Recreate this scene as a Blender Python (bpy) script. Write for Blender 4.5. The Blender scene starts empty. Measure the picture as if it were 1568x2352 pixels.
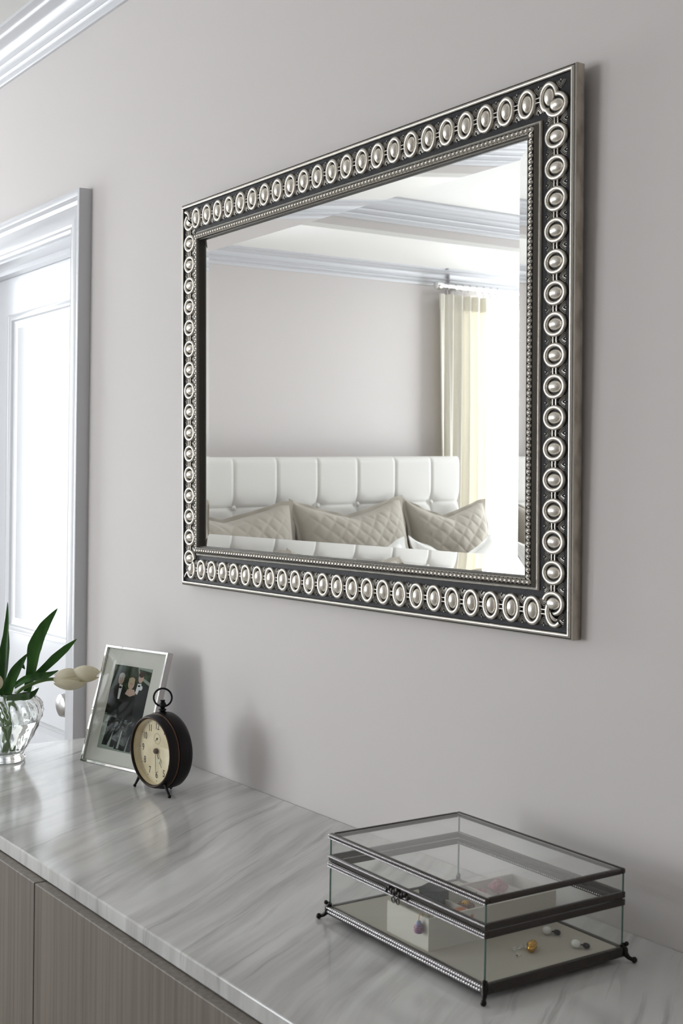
import bpy, bmesh, math, random
from mathutils import Vector, Matrix, Euler
random.seed(7)
PI = math.pi
S = bpy.context.scene
COL = S.collection

# ------------------------------------------------------------------ camera
cam_d = bpy.data.cameras.new('camera')
cam = bpy.data.objects.new('camera', cam_d); COL.objects.link(cam)
yaw, pitch, roll = 0.9454, -0.0164, 0.0156
fw = Vector((-math.sin(yaw)*math.cos(pitch), math.cos(yaw)*math.cos(pitch), math.sin(pitch)))
rt = Vector((math.cos(yaw), math.sin(yaw), 0)); up = rt.cross(fw)
r2 = rt*math.cos(roll)+up*math.sin(roll); u2 = -rt*math.sin(roll)+up*math.cos(roll)
cam.matrix_world = Matrix(((r2.x, u2.x, -fw.x, 1.2647), (r2.y, u2.y, -fw.y, -1.1847), (r2.z, u2.z, -fw.z, 1.3947), (0, 0, 0, 1)))
cam_d.sensor_fit = 'VERTICAL'; cam_d.sensor_height = 36.0
cam_d.lens = 2868.5/2352*36.0
cam_d.clip_start = 0.02
cam_d.dof.use_dof = True; cam_d.dof.focus_distance = 2.2; cam_d.dof.aperture_fstop = 13.0
S.camera = cam

# ------------------------------------------------------------------ world: even white overcast sky
W = bpy.data.worlds.new('overcast_sky'); S.world = W; W.use_nodes = True
wb = W.node_tree.nodes['Background']
wb.inputs[0].default_value = (0.93, 0.96, 1.0, 1); wb.inputs[1].default_value = 11.3

S.view_settings.view_transform = 'Standard'; S.view_settings.look = 'None'
S.view_settings.gamma = 1.0; S.view_settings.use_curve_mapping = False
S.view_settings.exposure = 0.0
S.cycles.max_bounces = 14; S.cycles.diffuse_bounces = 6; S.cycles.glossy_bounces = 6
S.cycles.transmission_bounces = 12; S.cycles.transparent_max_bounces = 24
S.cycles.sample_clamp_indirect = 6.0
S.cycles.caustics_refractive = True; S.cycles.blur_glossy = 0.5

WX, EX, SY = -4.05, 2.7, -4.95          # end wall, far right wall, wall behind the camera
ZS, ZT = 2.515, 2.675                   # soffit and tray ceiling heights
WIN_W = [(-4.70, -3.52, 0.72, 2.38), (-1.42, -0.42, 0.72, 2.38)]   # windows in the bed wall: y0,y1,z0,z1
WIN_S = (-3.75, -1.95, 0.45, 2.32)         # unseen window, added and placed to bring more light to the bed wall: x0,x1,z0,z1

def portal(loc, rot, sx, sy):
    l = bpy.data.lights.new('window_portal', 'AREA'); l.shape = 'RECTANGLE'; l.size = sx; l.size_y = sy
    l.cycles.is_portal = True
    o = bpy.data.objects.new('window_portal', l); COL.objects.link(o); o.location = loc; o.rotation_euler = rot
for y0, y1, z0, z1 in WIN_W:
    portal((WX-0.16, (y0+y1)/2, (z0+z1)/2), (0, -PI/2, 0), z1-z0, y1-y0)
portal(((WIN_S[0]+WIN_S[1])/2, SY-0.16, (WIN_S[2]+WIN_S[3])/2), (PI/2, 0, 0), WIN_S[1]-WIN_S[0], WIN_S[3]-WIN_S[2])

# ------------------------------------------------------------------ materials
def srgb(h):
    if isinstance(h, str): c = [int(h[i:i+2], 16)/255 for i in (0, 2, 4)]
    else: c = [v/255 for v in h]
    return tuple((v/12.92 if v <= 0.04045 else ((v+0.055)/1.055)**2.4) for v in c)+(1,)
def mat(name, col, rough=0.5, metal=0.0, spec=0.5, coat=0.0, bump=None, vary=None, trans=None, sheen=0.0):
    m = bpy.data.materials.new(name); m.use_nodes = True; nt = m.node_tree; b = nt.nodes['Principled BSDF']
    b.inputs['Base Color'].default_value = col if len(col) == 4 else tuple(col)+(1,)
    b.inputs['Roughness'].default_value = rough; b.inputs['Metallic'].default_value = metal
    b.inputs['Specular IOR Level'].default_value = spec; b.inputs['Coat Weight'].default_value = coat
    b.inputs['Sheen Weight'].default_value = sheen
    tc = nt.nodes.new('ShaderNodeTexCoord')
    if bump:
        n = nt.nodes.new('ShaderNodeTexNoise'); n.inputs['Scale'].default_value = bump[0]; n.inputs['Detail'].default_value = 4
        if len(bump) > 2:
            mp = nt.nodes.new('ShaderNodeMapping'); mp.inputs['Scale'].default_value = bump[2]
            nt.links.new(tc.outputs['Object'], mp.inputs[0]); nt.links.new(mp.outputs[0], n.inputs['Vector'])
        else: nt.links.new(tc.outputs['Object'], n.inputs['Vector'])
        bp = nt.nodes.new('ShaderNodeBump'); bp.inputs['Strength'].default_value = bump[1]; bp.inputs['Distance'].default_value = 0.002
        nt.links.new(n.outputs[0], bp.inputs['Height']); nt.links.new(bp.outputs[0], b.inputs['Normal'])
    if vary:      # (scale vector, other colour, low, high)
        n = nt.nodes.new('ShaderNodeTexNoise'); n.inputs['Scale'].default_value = 1.0; n.inputs['Detail'].default_value = 5
        mp = nt.nodes.new('ShaderNodeMapping'); mp.inputs['Scale'].default_value = vary[0]
        nt.links.new(tc.outputs['Object'], mp.inputs[0]); nt.links.new(mp.outputs[0], n.inputs['Vector'])
        r = nt.nodes.new('ShaderNodeValToRGB'); r.color_ramp.elements[0].position = vary[2]; r.color_ramp.elements[1].position = vary[3]
        r.color_ramp.elements[0].color = col if len(col) == 4 else tuple(col)+(1,); r.color_ramp.elements[1].color = vary[1]
        nt.links.new(n.outputs[0], r.inputs[0]); nt.links.new(r.outputs[0], b.inputs['Base Color'])
    if trans:     # thin cloth or petal: light comes through
        t = nt.nodes.new('ShaderNodeBsdfTranslucent'); t.inputs[0].default_value = trans[1]
        mx = nt.nodes.new('ShaderNodeMixShader'); mx.inputs[0].default_value = trans[0]
        out = nt.nodes['Material Output']
        nt.links.new(b.outputs[0], mx.inputs[1]); nt.links.new(t.outputs[0], mx.inputs[2]); nt.links.new(mx.outputs[0], out.inputs[0])
    return m
def pane_mat(name, tint, refl=1.0):       # thin sheet of glass: fresnel mix of clear and mirror
    m = bpy.data.materials.new(name); m.use_nodes = True; nt = m.node_tree; nt.nodes.remove(nt.nodes['Principled BSDF'])
    t = nt.nodes.new('ShaderNodeBsdfTransparent'); t.inputs[0].default_value = tint
    g = nt.nodes.new('ShaderNodeBsdfGlossy'); g.inputs['Roughness'].default_value = 0.01; g.inputs[0].default_value = (refl, refl, refl, 1)
    f = nt.nodes.new('ShaderNodeFresnel'); geo = nt.nodes.new('ShaderNodeNewGeometry')      # same reflectance from either side of the sheet
    ior = nt.nodes.new('ShaderNodeMapRange'); ior.inputs[3].default_value = 1.45; ior.inputs[4].default_value = 1/1.45
    nt.links.new(geo.outputs['Backfacing'], ior.inputs[0]); nt.links.new(ior.outputs[0], f.inputs[0])
    mx = nt.nodes.new('ShaderNodeMixShader')
    nt.links.new(f.outputs[0], mx.inputs[0]); nt.links.new(t.outputs[0], mx.inputs[1]); nt.links.new(g.outputs[0], mx.inputs[2])
    nt.links.new(mx.outputs[0], nt.nodes['Material Output'].inputs[0]); return m
def glass_mat(name, col, ior=1.5, rough=0.0):
    m = bpy.data.materials.new(name); m.use_nodes = True; b = m.node_tree.nodes['Principled BSDF']
    b.inputs['Base Color'].default_value = col; b.inputs['Transmission Weight'].default_value = 1; b.inputs['IOR'].default_value = ior
    b.inputs['Roughness'].default_value = rough; return m
def marble_mat():
    m = bpy.data.materials.new('marble'); m.use_nodes = True; nt = m.node_tree; b = nt.nodes['Principled BSDF']; L = nt.links.new
    tc = nt.nodes.new('ShaderNodeTexCoord')
    rot = nt.nodes.new('ShaderNodeMapping'); rot.inputs['Rotation'].default_value = (0, 0, math.radians(-122))
    L(tc.outputs['Object'], rot.inputs[0])
    wn = nt.nodes.new('ShaderNodeTexNoise'); wn.inputs['Scale'].default_value = 2.4; wn.inputs['Detail'].default_value = 3
    L(rot.outputs[0], wn.inputs['Vector'])
    wa = nt.nodes.new('ShaderNodeVectorMath'); wa.operation = 'SCALE'; wa.inputs['Scale'].default_value = 0.07
    L(wn.outputs['Color'], wa.inputs[0])
    ad = nt.nodes.new('ShaderNodeVectorMath'); ad.operation = 'ADD'; L(rot.outputs[0], ad.inputs[0]); L(wa.outputs[0], ad.inputs[1])
    def streak(sc, det, p0, p1, rough=0.6):
        mp = nt.nodes.new('ShaderNodeMapping'); mp.inputs['Scale'].default_value = sc; L(ad.outputs[0], mp.inputs[0])
        n = nt.nodes.new('ShaderNodeTexNoise'); n.inputs['Scale'].default_value = 1; n.inputs['Detail'].default_value = det; n.inputs['Roughness'].default_value = rough
        L(mp.outputs[0], n.inputs['Vector'])
        r = nt.nodes.new('ShaderNodeMapRange'); r.inputs[1].default_value = p0; r.inputs[2].default_value = p1; L(n.outputs[0], r.inputs[0]); return r.outputs[0]
    a = streak((1.6, 22, 3), 5, 0.45, 0.80)
    c = streak((0.9, 6, 2), 4, 0.36, 0.74)
    d = streak((2.2, 48, 4), 6, 0.60, 0.80)
    def mix(fac, c1, c2, k):
        mu = nt.nodes.new('ShaderNodeMath'); mu.operation = 'MULTIPLY'; mu.inputs[1].default_value = k; L(fac, mu.inputs[0])
        x = nt.nodes.new('ShaderNodeMix'); x.data_type = 'RGBA'; L(mu.outputs[0], x.inputs[0])
        if hasattr(c1, 'is_output'): L(c1, x.inputs[6])
        else: x.inputs[6].default_value = c1
        x.inputs[7].default_value = c2; return x.outputs[2]
    o = mix(c, srgb('e2e2df'), srgb('b8b7b6'), 0.9)
    o = mix(a, o, srgb('969292'), 0.9)
    o = mix(d, o, srgb('716c6e'), 0.85)
    L(o, b.inputs['Base Color'])
    b.inputs['Roughness'].default_value = 0.13; b.inputs['Specular IOR Level'].default_value = 0.42
    return m
def wood_mat():
    m = mat('grey_oak_laminate', srgb('80786f'), 0.42, vary=((140, 140, 2.2), srgb('69615a'), 0.35, 0.7))
    return m

M_WALL = mat('greige_wall_paint', srgb('cfcac8'), 0.75, bump=(900, 0.04))
M_CEIL = mat('white_ceiling_paint', srgb('e6e5e2'), 0.85)
M_TRIM = mat('white_semigloss_trim', srgb('d1d2d6'), 0.26)
M_DOOR = mat('white_gloss_door', srgb('ebedf1'), 0.2)
M_FLOOR = mat('pale_carpet', srgb('a0988e'), 0.95, bump=(600, 0.5))
M_SILVER = mat('antique_silver', srgb('d0cbc2'), 0.35, 0.85, bump=(260, 0.12), vary=((160, 160, 160), srgb('b9b1a6'), 0.6, 0.85))
M_SHINE = mat('polished_silver', srgb('f0ebe2'), 0.3, 0.8, bump=(120, 0.06), vary=((120, 120, 120), srgb('b3aa9e'), 0.6, 0.9))
M_SILVERSIDE = mat('worn_silver_side', srgb('b9b2a6'), 0.4, 1.0, vary=((60, 60, 30), srgb('978f83'), 0.4, 0.7))
M_DARK = mat('blackened_ground', srgb('1d1c1e'), 0.5, 0.3, spec=0.3, bump=(500, 0.2))
M_GUN = mat('gunmetal', srgb('77736c'), 0.36, 0.9)
M_GUNDARK = mat('dark_gunmetal', srgb('4a4743'), 0.45, 0.8)
M_MIRROR = mat('mirror_silvering', (0.93, 0.935, 0.925), 0.0, 1.0)
M_BACK = mat('dark_backing', srgb('2a2724'), 0.8)
M_MARBLE = marble_mat(); M_OAK = wood_mat()
M_GAP = mat('shadow_gap_core', srgb('3b3632'), 0.7)
M_CHROME = mat('polished_chrome', (0.86, 0.86, 0.85), 0.07, 1.0)
M_NICKEL = mat('satin_nickel', (0.55, 0.54, 0.53), 0.33, 1.0)
M_MAT = mat('pale_mat_board', srgb('dad9d1'), 0.8, spec=0.2)
M_PANE = pane_mat('clear_sheet_glass', (0.985, 0.992, 0.987, 1))
M_FRAMEPANE = pane_mat('low_reflection_glass', (0.985, 0.992, 0.987, 1), 0.25)
M_WINPANE = pane_mat('window_glass', (0.98, 0.99, 0.99, 1))
M_VASE = glass_mat('vase_glass', (0.975, 0.99, 0.98, 1), 1.5)
M_WATER = glass_mat('water', (0.98, 1.0, 0.985, 1), 1.33)
M_GLASSEDGE = mat('green_glass_edge', srgb('4e6a60'), 0.15)
M_CLOCK = mat('bronzed_black_case', srgb('0f0b0b'), 0.45, 0.2, spec=0.35, vary=((14, 14, 14), srgb('1e1414'), 0.45, 0.7))
M_CLOCKEDGE = mat('rubbed_brown_edge', srgb('5b4032'), 0.4, 0.5)
M_IRON = mat('black_iron', srgb('141416'), 0.4, 0.6)
M_DIAL = mat('aged_cream_dial', srgb('ddd1b0'), 0.6, vary=((30, 30, 30), srgb('c8b78f'), 0.45, 0.75))
M_INK = mat('dial_ink', srgb('3a3026'), 0.6)
M_HUB = mat('brown_hub', srgb('4a2f22'), 0.5)
M_LUME = mat('pale_lume', srgb('d3e0cc'), 0.5)
M_LEAF = mat('tulip_leaf', srgb('44752f'), 0.38, vary=((60, 60, 14), srgb('1f4219'), 0.4, 0.65), trans=(0.35, srgb('588a2c')))
M_STEM = mat('tulip_stem', srgb('6f8f4e'), 0.45)
M_PETAL = mat('cream_petal', srgb('faf7ea'), 0.5, vary=((25, 25, 60), srgb('f0ebd2'), 0.45, 0.8), trans=(0.5, srgb('fbf7e4')))
M_PETALBASE = mat('yellow_heart', srgb('cfae5a'), 0.6)
M_LEAD = mat('dark_lead_came', srgb('4b4744'), 0.34, 0.9, bump=(220, 0.25))
M_BEADMET = mat('bright_beaded_wire', srgb('eeecef'), 0.14, 1.0)
M_BLACKMET = mat('blackened_clasp', srgb('2e2a29'), 0.3, 0.9)
M_CLOTHMAT = mat('cream_velvet_base', srgb('bdb8aa'), 0.9, bump=(900, 0.3))
M_WHITEBOX = mat('ivory_card', srgb('d2cec4'), 0.75)
M_LINEN = mat('pale_grey_linen', srgb('d9d7d3'), 0.9, bump=(420, 0.25, (1, 8, 8)), sheen=0.2)
M_SHAM = mat('taupe_quilted_linen', srgb('a39c91'), 0.9, bump=(300, 0.3), sheen=0.2)
M_WHITECLOTH = mat('white_cotton', srgb('e6e5e2'), 0.9, bump=(260, 0.2))
M_CURT = mat('cream_curtain', srgb('ebe8df'), 0.85, trans=(0.3, srgb('f0ecdf')))

# ------------------------------------------------------------------ mesh helpers
class MB:
    def __init__(s): s.v = []; s.f = []; s.m = []
    def add(s, vs, fs, mi=0, T=None):
        o = len(s.v); s.v += [tuple(T @ Vector(p)) if T else tuple(p) for p in vs]
        for f in fs: s.f.append([i+o for i in f]); s.m.append(mi)
        return s
    def box(s, a, b, mi=0, T=None):
        (x0, y0, z0), (x1, y1, z1) = a, b
        vs = [(x0, y0, z0), (x1, y0, z0), (x1, y1, z0), (x0, y1, z0), (x0, y0, z1), (x1, y0, z1), (x1, y1, z1), (x0, y1, z1)]
        return s.add(vs, [(0, 3, 2, 1), (4, 5, 6, 7), (0, 1, 5, 4), (1, 2, 6, 5), (2, 3, 7, 6), (3, 0, 4, 7)], mi, T)
    def tube(s, pts, r, n=8, mi=0, closed=False, caps=True, flat=1.0, nrm=None):
        pts = [Vector(p) for p in pts]; N = len(pts); rs = r if isinstance(r, (list, tuple)) else [r]*N; vs = []
        ref = None
        for i, p in enumerate(pts):
            a = pts[(i-1) % N] if (closed or i > 0) else p; b = pts[(i+1) % N] if (closed or i < N-1) else p
            t = (b-a).normalized()
            if nrm is not None: q = Vector(nrm); x = t.cross(q).normalized()
            else:
                if ref is None or abs(ref.dot(t)) > 0.98: ref = Vector((0, 0, 1)) if abs(t.z) < 0.9 else Vector((1, 0, 0))
                x = (ref - t*ref.dot(t)).normalized(); ref = x
            y = t.cross(x)
            if nrm is not None: y = Vector(nrm).normalized()
            for k in range(n):
                an = 2*PI*k/n; vs.append(p + x*(math.cos(an)*rs[i]) + y*(math.sin(an)*rs[i]*flat))
        fs = []
        for i in range(N if closed else N-1):
            j = (i+1) % N
            for k in range(n): fs.append((i*n+k, i*n+(k+1) % n, j*n+(k+1) % n, j*n+k))
        if caps and not closed: fs.append(tuple(range(n))[::-1]); fs.append(tuple((N-1)*n+k for k in range(n)))
        return s.add(vs, fs, mi)
    def lathe(s, prof, n=32, mi=0, T=None, fn=None):   # prof: (radius, z)
        vs = []; fs = []; P = len(prof)
        for i, (r, z) in enumerate(prof):
            for k in range(n):
                a = 2*PI*k/n; rr = fn(r, z, a, i) if fn else r
                vs.append((rr*math.cos(a), rr*math.sin(a), z))
        for i in range(P-1):
            for k in range(n): fs.append((i*n+k, i*n+(k+1) % n, (i+1)*n+(k+1) % n, (i+1)*n+k))
        return s.add(vs, fs, mi, T)
    def ball(s, c, r, n=10, m=6, mi=0, sc=(1, 1, 1)):
        prof = [(max(1e-7, math.sin(PI*i/m))*r, -math.cos(PI*i/m)*r) for i in range(m+1)]
        return s.lathe(prof, n, mi, Matrix.Translation(c) @ Matrix.Diagonal((*sc, 1)))
    def sweep(s, prof, path, mi=0):    # prof: (a,b) pairs; path(a,b)-> list of 3D points along the run
        rows = [path(a, b) for a, b in prof]; n = len(rows[0]); vs = [p for r in rows for p in r]; fs = []; ms = []
        o = len(s.v); s.v += [tuple(p) for p in vs]
        for i in range(len(rows)-1):
            for k in range(n-1):
                s.f.append([o+i*n+k, o+i*n+k+1, o+(i+1)*n+k+1, o+(i+1)*n+k]); s.m.append(mi[i] if isinstance(mi, (list, tuple)) else mi)
        return s
    def grid(s, fn, nu, nv, mi=0):
        vs = [fn(i/nu, j/nv) for j in range(nv+1) for i in range(nu+1)]
        fs = [(j*(nu+1)+i, j*(nu+1)+i+1, (j+1)*(nu+1)+i+1, (j+1)*(nu+1)+i) for j in range(nv) for i in range(nu)]
        return s.add(vs, fs, mi)
    def mesh(s, name, mats, smooth=35, merge=True):
        me = bpy.data.meshes.new(name); me.from_pydata(s.v, [], s.f)
        for m in (mats if isinstance(mats, (list, tuple)) else [mats]): me.materials.append(m)
        me.polygons.foreach_set('material_index', s.m)
        bm = bmesh.new(); bm.from_mesh(me)
        if merge: bmesh.ops.remove_doubles(bm, verts=bm.verts, dist=1e-6)
        bmesh.ops.recalc_face_normals(bm, faces=bm.faces)
        if smooth:
            for f in bm.faces: f.smooth = True
            lim = math.radians(smooth)
            for e in bm.edges:
                if len(e.link_faces) == 2 and e.calc_face_angle(0) > lim: e.smooth = False
        bm.to_mesh(me); bm.free(); return me
    def obj(s, name, mats, parent=None, loc=None, smooth=35, bevel=0, merge=True):
        o = bpy.data.objects.new(name, s.mesh(name, mats, smooth, merge)); return link(o, parent, loc, bevel)
def link(o, parent=None, loc=None, bevel=0):
    COL.objects.link(o)
    if parent: o.parent = parent
    if loc is not None: o.location = loc
    if bevel:
        b = o.modifiers.new('soft_edge', 'BEVEL'); b.width = bevel; b.segments = 2; b.limit_method = 'ANGLE'; b.harden_normals = False
    return o
def inst(name, me, parent=None, loc=(0, 0, 0), rot=(0, 0, 0), sc=None):
    o = bpy.data.objects.new(name, me); COL.objects.link(o)
    if parent: o.parent = parent
    o.location = loc; o.rotation_euler = rot
    if sc: o.scale = sc
    return o
def tag(o, label=None, cat=None, group=None, kind=None):
    if label: o['label'] = label
    if cat: o['category'] = cat
    if group: o['group'] = group
    if kind: o['kind'] = kind
    return o
def thing(name, label, cat, loc=(0, 0, 0), rot=(0, 0, 0), group=None):
    o = bpy.data.objects.new(name, None); COL.objects.link(o); o.location = loc; o.rotation_euler = rot; o.empty_display_size = 0.05
    return tag(o, label, cat, group)
def struct(o, label=None): return tag(o, label, kind='structure')
def V(*a): return Vector(a)

# ------------------------------------------------------------------ room shell
T = 0.14
def wall_with_holes(name, axis, a0, a1, z0, z1, holes, pos, label, thick):
    """axis 'x': wall runs along x at y=pos..pos+thick ; axis 'y': runs along y at x=pos..pos+thick"""
    mb = MB(); cuts = sorted({a0, a1, *[h[0] for h in holes], *[h[1] for h in holes]}); zc = sorted({z0, z1, *[h[2] for h in holes], *[h[3] for h in holes]})
    for i in range(len(cuts)-1):
        for j in range(len(zc)-1):
            cx, cz = (cuts[i]+cuts[i+1])/2, (zc[j]+zc[j+1])/2
            if any(h[0] < cx < h[1] and h[2] < cz < h[3] for h in holes): continue
            lo, hi = sorted((pos, pos+thick))
            if axis == 'x': mb.box((cuts[i], lo, zc[j]), (cuts[i+1], hi, zc[j+1]))
            else: mb.box((lo, cuts[i], zc[j]), (hi, cuts[i+1], zc[j+1]))
    return struct(mb.obj(name, M_WALL, smooth=0), label)
DX0, DX1, DZ = -2.19, -1.445, 1.985       # door opening
wall_with_holes('wall_north', 'x', WX-T, EX+T, 0, ZT+0.1, [(DX0, DX1, 0, DZ)], 0, 'greige painted wall the silver mirror hangs on', T)
wall_with_holes('wall_west', 'y', SY-T, 0, 0, ZT+0.1, WIN_W, WX, 'greige painted bed wall seen in the mirror', -T)
wall_with_holes('wall_south', 'x', WX, EX+T, 0, ZT+0.1, [WIN_S], SY, 'greige wall opposite the mirror', -T)
wall_with_holes('wall_east', 'y', SY, 0, 0, ZT+0.1, [], EX, 'greige wall at the room end away from the bed', T)
struct(MB().box((WX-T, SY-T, -0.1), (EX+T, T, 0)).obj('floor', M_FLOOR, smooth=0), 'pale carpeted floor of the bedroom')
# shallow chimney-like step of the bed wall round the far window
wall_bay = MB()
by0, by1, bx = SY, -3.43, WX+0.02
h = WIN_W[0]
for (a, b, z0, z1) in ((by0, h[0], 0, ZS), (h[1], by1, 0, ZS), (h[0], h[1], 0, h[2]), (h[0], h[1], h[3], ZS)):
    wall_bay.box((WX, a, z0), (bx, b, z1))
struct(wall_bay.obj('wall_west_bay', M_WALL, smooth=0), 'shallow step of the bed wall round the bright window')
# tray ceiling: soffit ring, riser and upper field
TX0, TX1, TY0, TY1 = -3.37, 2.1, -4.3, -0.62
c = MB()
for a, b in (((WX-T, SY-T), (TX0, T)), ((TX1, SY-T), (EX+T, T)), ((TX0, SY-T), (TX1, TY0)), ((TX0, TY1), (TX1, T))):
    c.box((a[0], a[1], ZS), (b[0], b[1], ZS+0.02))
struct(c.obj('ceiling_soffit', M_CEIL, smooth=0), 'white lower border of the tray ceiling')
c = MB(); r = 0.03; ZR = ZS+0.02
c.box((TX0-r, TY0-r, ZR), (TX0, TY1+r, ZT)); c.box((TX1, TY0-r, ZR), (TX1+r, TY1+r, ZT)); c.box((TX0, TY0-r, ZR), (TX1, TY0, ZT)); c.box((TX0, TY1, ZR), (TX1, TY1+r, ZT))
struct(c.obj('ceiling_riser', M_WALL, smooth=0), 'greige upright step of the tray ceiling')
struct(MB().box((TX0-0.1, TY0-0.1, ZT), (TX1+0.1, TY1+0.1, ZT+0.1)).obj('ceiling', M_CEIL, smooth=0), 'white upper field of the tray ceiling')

CROWN = [(0.0, 0.0), (0.007, 0.0), (0.009, 0.004), (0.010, 0.013), (0.014, 0.0155), (0.0155, 0.0175), (0.0150, 0.0195), (0.0135, 0.021), (0.015, 0.031), (0.020, 0.034), (0.0235, 0.037), (0.0235, 0.0395), (0.0220, 0.041), (0.0235, 0.048), (0.027, 0.056), (0.034, 0.063), (0.045, 0.067), (0.058, 0.0685), (0.062, 0.070), (0.0645, 0.073), (0.075, 0.0745), (0.085, 0.0755), (0.085, 0.083), (0.0, 0.083)]
def crown_path(fn, name, z0, label, scale=1.0):
    mb = MB(); mb.sweep([(a*scale, b*scale) for a, b in CROWN], lambda a, b: fn(a, z0+b))
    return struct(mb.obj(name, M_TRIM, smooth=50), label)
zc0 = ZS-0.083
crown_path(lambda p, z: [(WX+p, -p, z), (EX-p, -p, z)], 'trim_1', zc0, 'white crown moulding above the silver mirror')
crown_path(lambda p, z: [(bx+p, SY+p, z), (bx+p, by1+p, z), (WX+p, by1+p, z), (WX+p, -p, z)], 'trim_2', zc0, 'white crown moulding above the bed, seen in the mirror')
crown_path(lambda p, z: [(WX+p, SY+p, z), (EX-p, SY+p, z)], 'trim_3', zc0, 'white crown moulding on the wall opposite the mirror')
crown_path(lambda p, z: [(EX-p, SY+p, z), (EX-p, -p, z)], 'trim_4', zc0, 'white crown moulding at the room end away from the bed')
crown_path(lambda p, z: [(TX0+p, TY0+p, z), (TX1-p, TY0+p, z), (TX1-p, TY1-p, z), (TX0+p, TY1-p, z), (TX0+p, TY0+p, z)], 'trim_5', ZT-0.1, 'white moulding round the upper tray of the ceiling', 1.2)
for nm, a, b, lb in (('baseboard_west', (WX, SY, 0), (WX+0.015, 0, 0.13), 'white baseboard under the bed wall'),
                     ('baseboard_north', (DX1+0.1, -0.015, 0), (EX, 0, 0.13), 'white baseboard behind the dresser')):
    struct(MB().box(a, b).obj(nm, M_TRIM, smooth=0), lb)

# windows
def window(n, label, axis, a0, a1, z0, z1, wall, into, casing):
    root = struct(bpy.data.objects.new('window_%d' % n, None), label); COL.objects.link(root)
    def bx_(mb, a, b, d0, d1, za, zb):
        lo, hi = sorted((wall+into*d0, wall+into*d1))
        if axis == 'y': mb.box((lo, a, za), (hi, b, zb))
        else: mb.box((a, lo, za), (b, hi, zb))
    fr = MB(); w = 0.03
    bx_(fr, a0, a0+w, -0.11, -0.05, z0, z1); bx_(fr, a1-w, a1, -0.11, -0.05, z0, z1); bx_(fr, a0+w, a1-w, -0.11, -0.05, z0, z0+w); bx_(fr, a0+w, a1-w, -0.11, -0.05, z1-w, z1)
    fr.obj('window_frame', M_TRIM, root, smooth=0)
    for za, zb in ((z0+w, z1-w),):
        p = MB(); bx_(p, a0+w, a1-w, -0.083, -0.077, za, zb); p.obj('pane', M_WINPANE, root, smooth=0)
    s = MB(); bx_(s, a0-0.06, a1+0.06, -0.05, 0.05, z0-0.03, z0); s.obj('window_sill', M_TRIM, root, smooth=0)
    if casing:
        k = MB(); cw = 0.08
        bx_(k, a0-cw, a0, 0, 0.02, z0, z1+cw); bx_(k, a1, a1+cw, 0, 0.02, z0, z1+cw); bx_(k, a0, a1, 0, 0.02, z1, z1+cw); k.obj('window_casing', M_TRIM, root, smooth=0)
window(1, 'bright window beside the bed behind the cream curtain', 'y', *WIN_W[0], bx, 1, False)
window(2, 'window between the bed and the white door', 'y', *WIN_W[1], WX, 1, True)
window(3, 'unseen window added for light in the wall opposite the mirror', 'x', *WIN_S, SY, 1, True)

# door casing and door
def casing():
    prof = [(0.0, 0.0), (0.0, 0.011), (0.006, 0.014), (0.012, 0.013), (0.016, 0.016), (0.048, 0.019), (0.056, 0.016), (0.064, 0.019), (0.070, 0.027), (0.078, 0.030), (0.085, 0.029), (0.086, 0.0)]   # (away from opening, out of wall)
    mb = MB(); iz = DZ-0.006; ix0, ix1 = DX0+0.006-0.012, DX1-0.006+0.012
    mb.sweep(prof, lambda a, d: [(ix0-a, -d, 0), (ix0-a, -d, iz+a), (ix1+a, -d, iz+a), (ix1+a, -d, 0)])
    return struct(mb.obj('trim_6', M_TRIM, smooth=30), 'white moulded casing round the white door')
casing()
j = MB(); jd = 0.115
j.box((DX0, 0, 0), (DX0+0.012, jd+0.02, DZ)); j.box((DX1-0.012, 0, 0), (DX1, jd+0.02, DZ)); j.box((DX0+0.012, 0, DZ-0.012), (DX1-0.012, jd+0.02, DZ))
j.box((DX0+0.012, 0.045, 0), (DX0+0.024, 0.072, DZ-0.012)); j.box((DX1-0.024, 0.045, 0), (DX1-0.012, 0.072, DZ-0.012)); j.box((DX0+0.024, 0.045, DZ-0.024), (DX1-0.024, 0.072, DZ-0.012))
struct(j.obj('trim_7', M_TRIM, smooth=0), 'white jamb and stop lining the doorway')
door = struct(bpy.data.objects.new('door_1', None), 'closed white panelled door left of the silver mirror'); COL.objects.link(door)
d0, d1 = DX0+0.014, DX1-0.014; y0 = 0.075
st = 0.118; zt = DZ-0.014
rails = [(0.008, 0.2), (0.79, 1.0), (1.862, zt)]
m = MB(); m.box((d0, y0, 0.008), (d0+st, y0+0.04, zt)); m.box((d1-st, y0, 0.008), (d1, y0+0.04, zt))
for a, b in rails: m.box((d0+st, y0, a), (d1-st, y0+0.04, b))
m.obj('door_frame', M_DOOR, door, smooth=0)
for za, zb in ((0.2, 0.79), (1.0, 1.862)):
    xa, xb = d0+st, d1-st
    def ring(e, y): return [(xa+e, y, za+e), (xb-e, y, za+e), (xb-e, y, zb-e), (xa+e, y, zb-e), (xa+e, y, za+e)]
    q = MB(); q.sweep([(0, 0.0), (0.004, 0.004), (0.014, 0.007), (0.018, 0.013), (0.036, 0.017)], lambda e, d: ring(e, y0+d))
    q.obj('panel_moulding', M_DOOR, door, smooth=30)
    q = MB(); e = 0.036; q.box((xa+e, y0+0.017, za+e), (xb-e, y0+0.03, zb-e)); q.obj('door_panel', M_DOOR, door, smooth=0)
hd = MB(); hd.lathe([(0.0, 0), (0.027, 0), (0.027, 0.006), (0.02, 0.010), (0.011, 0.013), (0.010, 0.034), (0.016, 0.038), (0.026, 0.045), (0.029, 0.054), (0.026, 0.063), (0.016, 0.068), (0.0, 0.069)], 24, 0, Matrix.Translation((d1-0.062, y0, 0.876)) @ Matrix.Rotation(PI/2, 4, 'X'))
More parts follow.
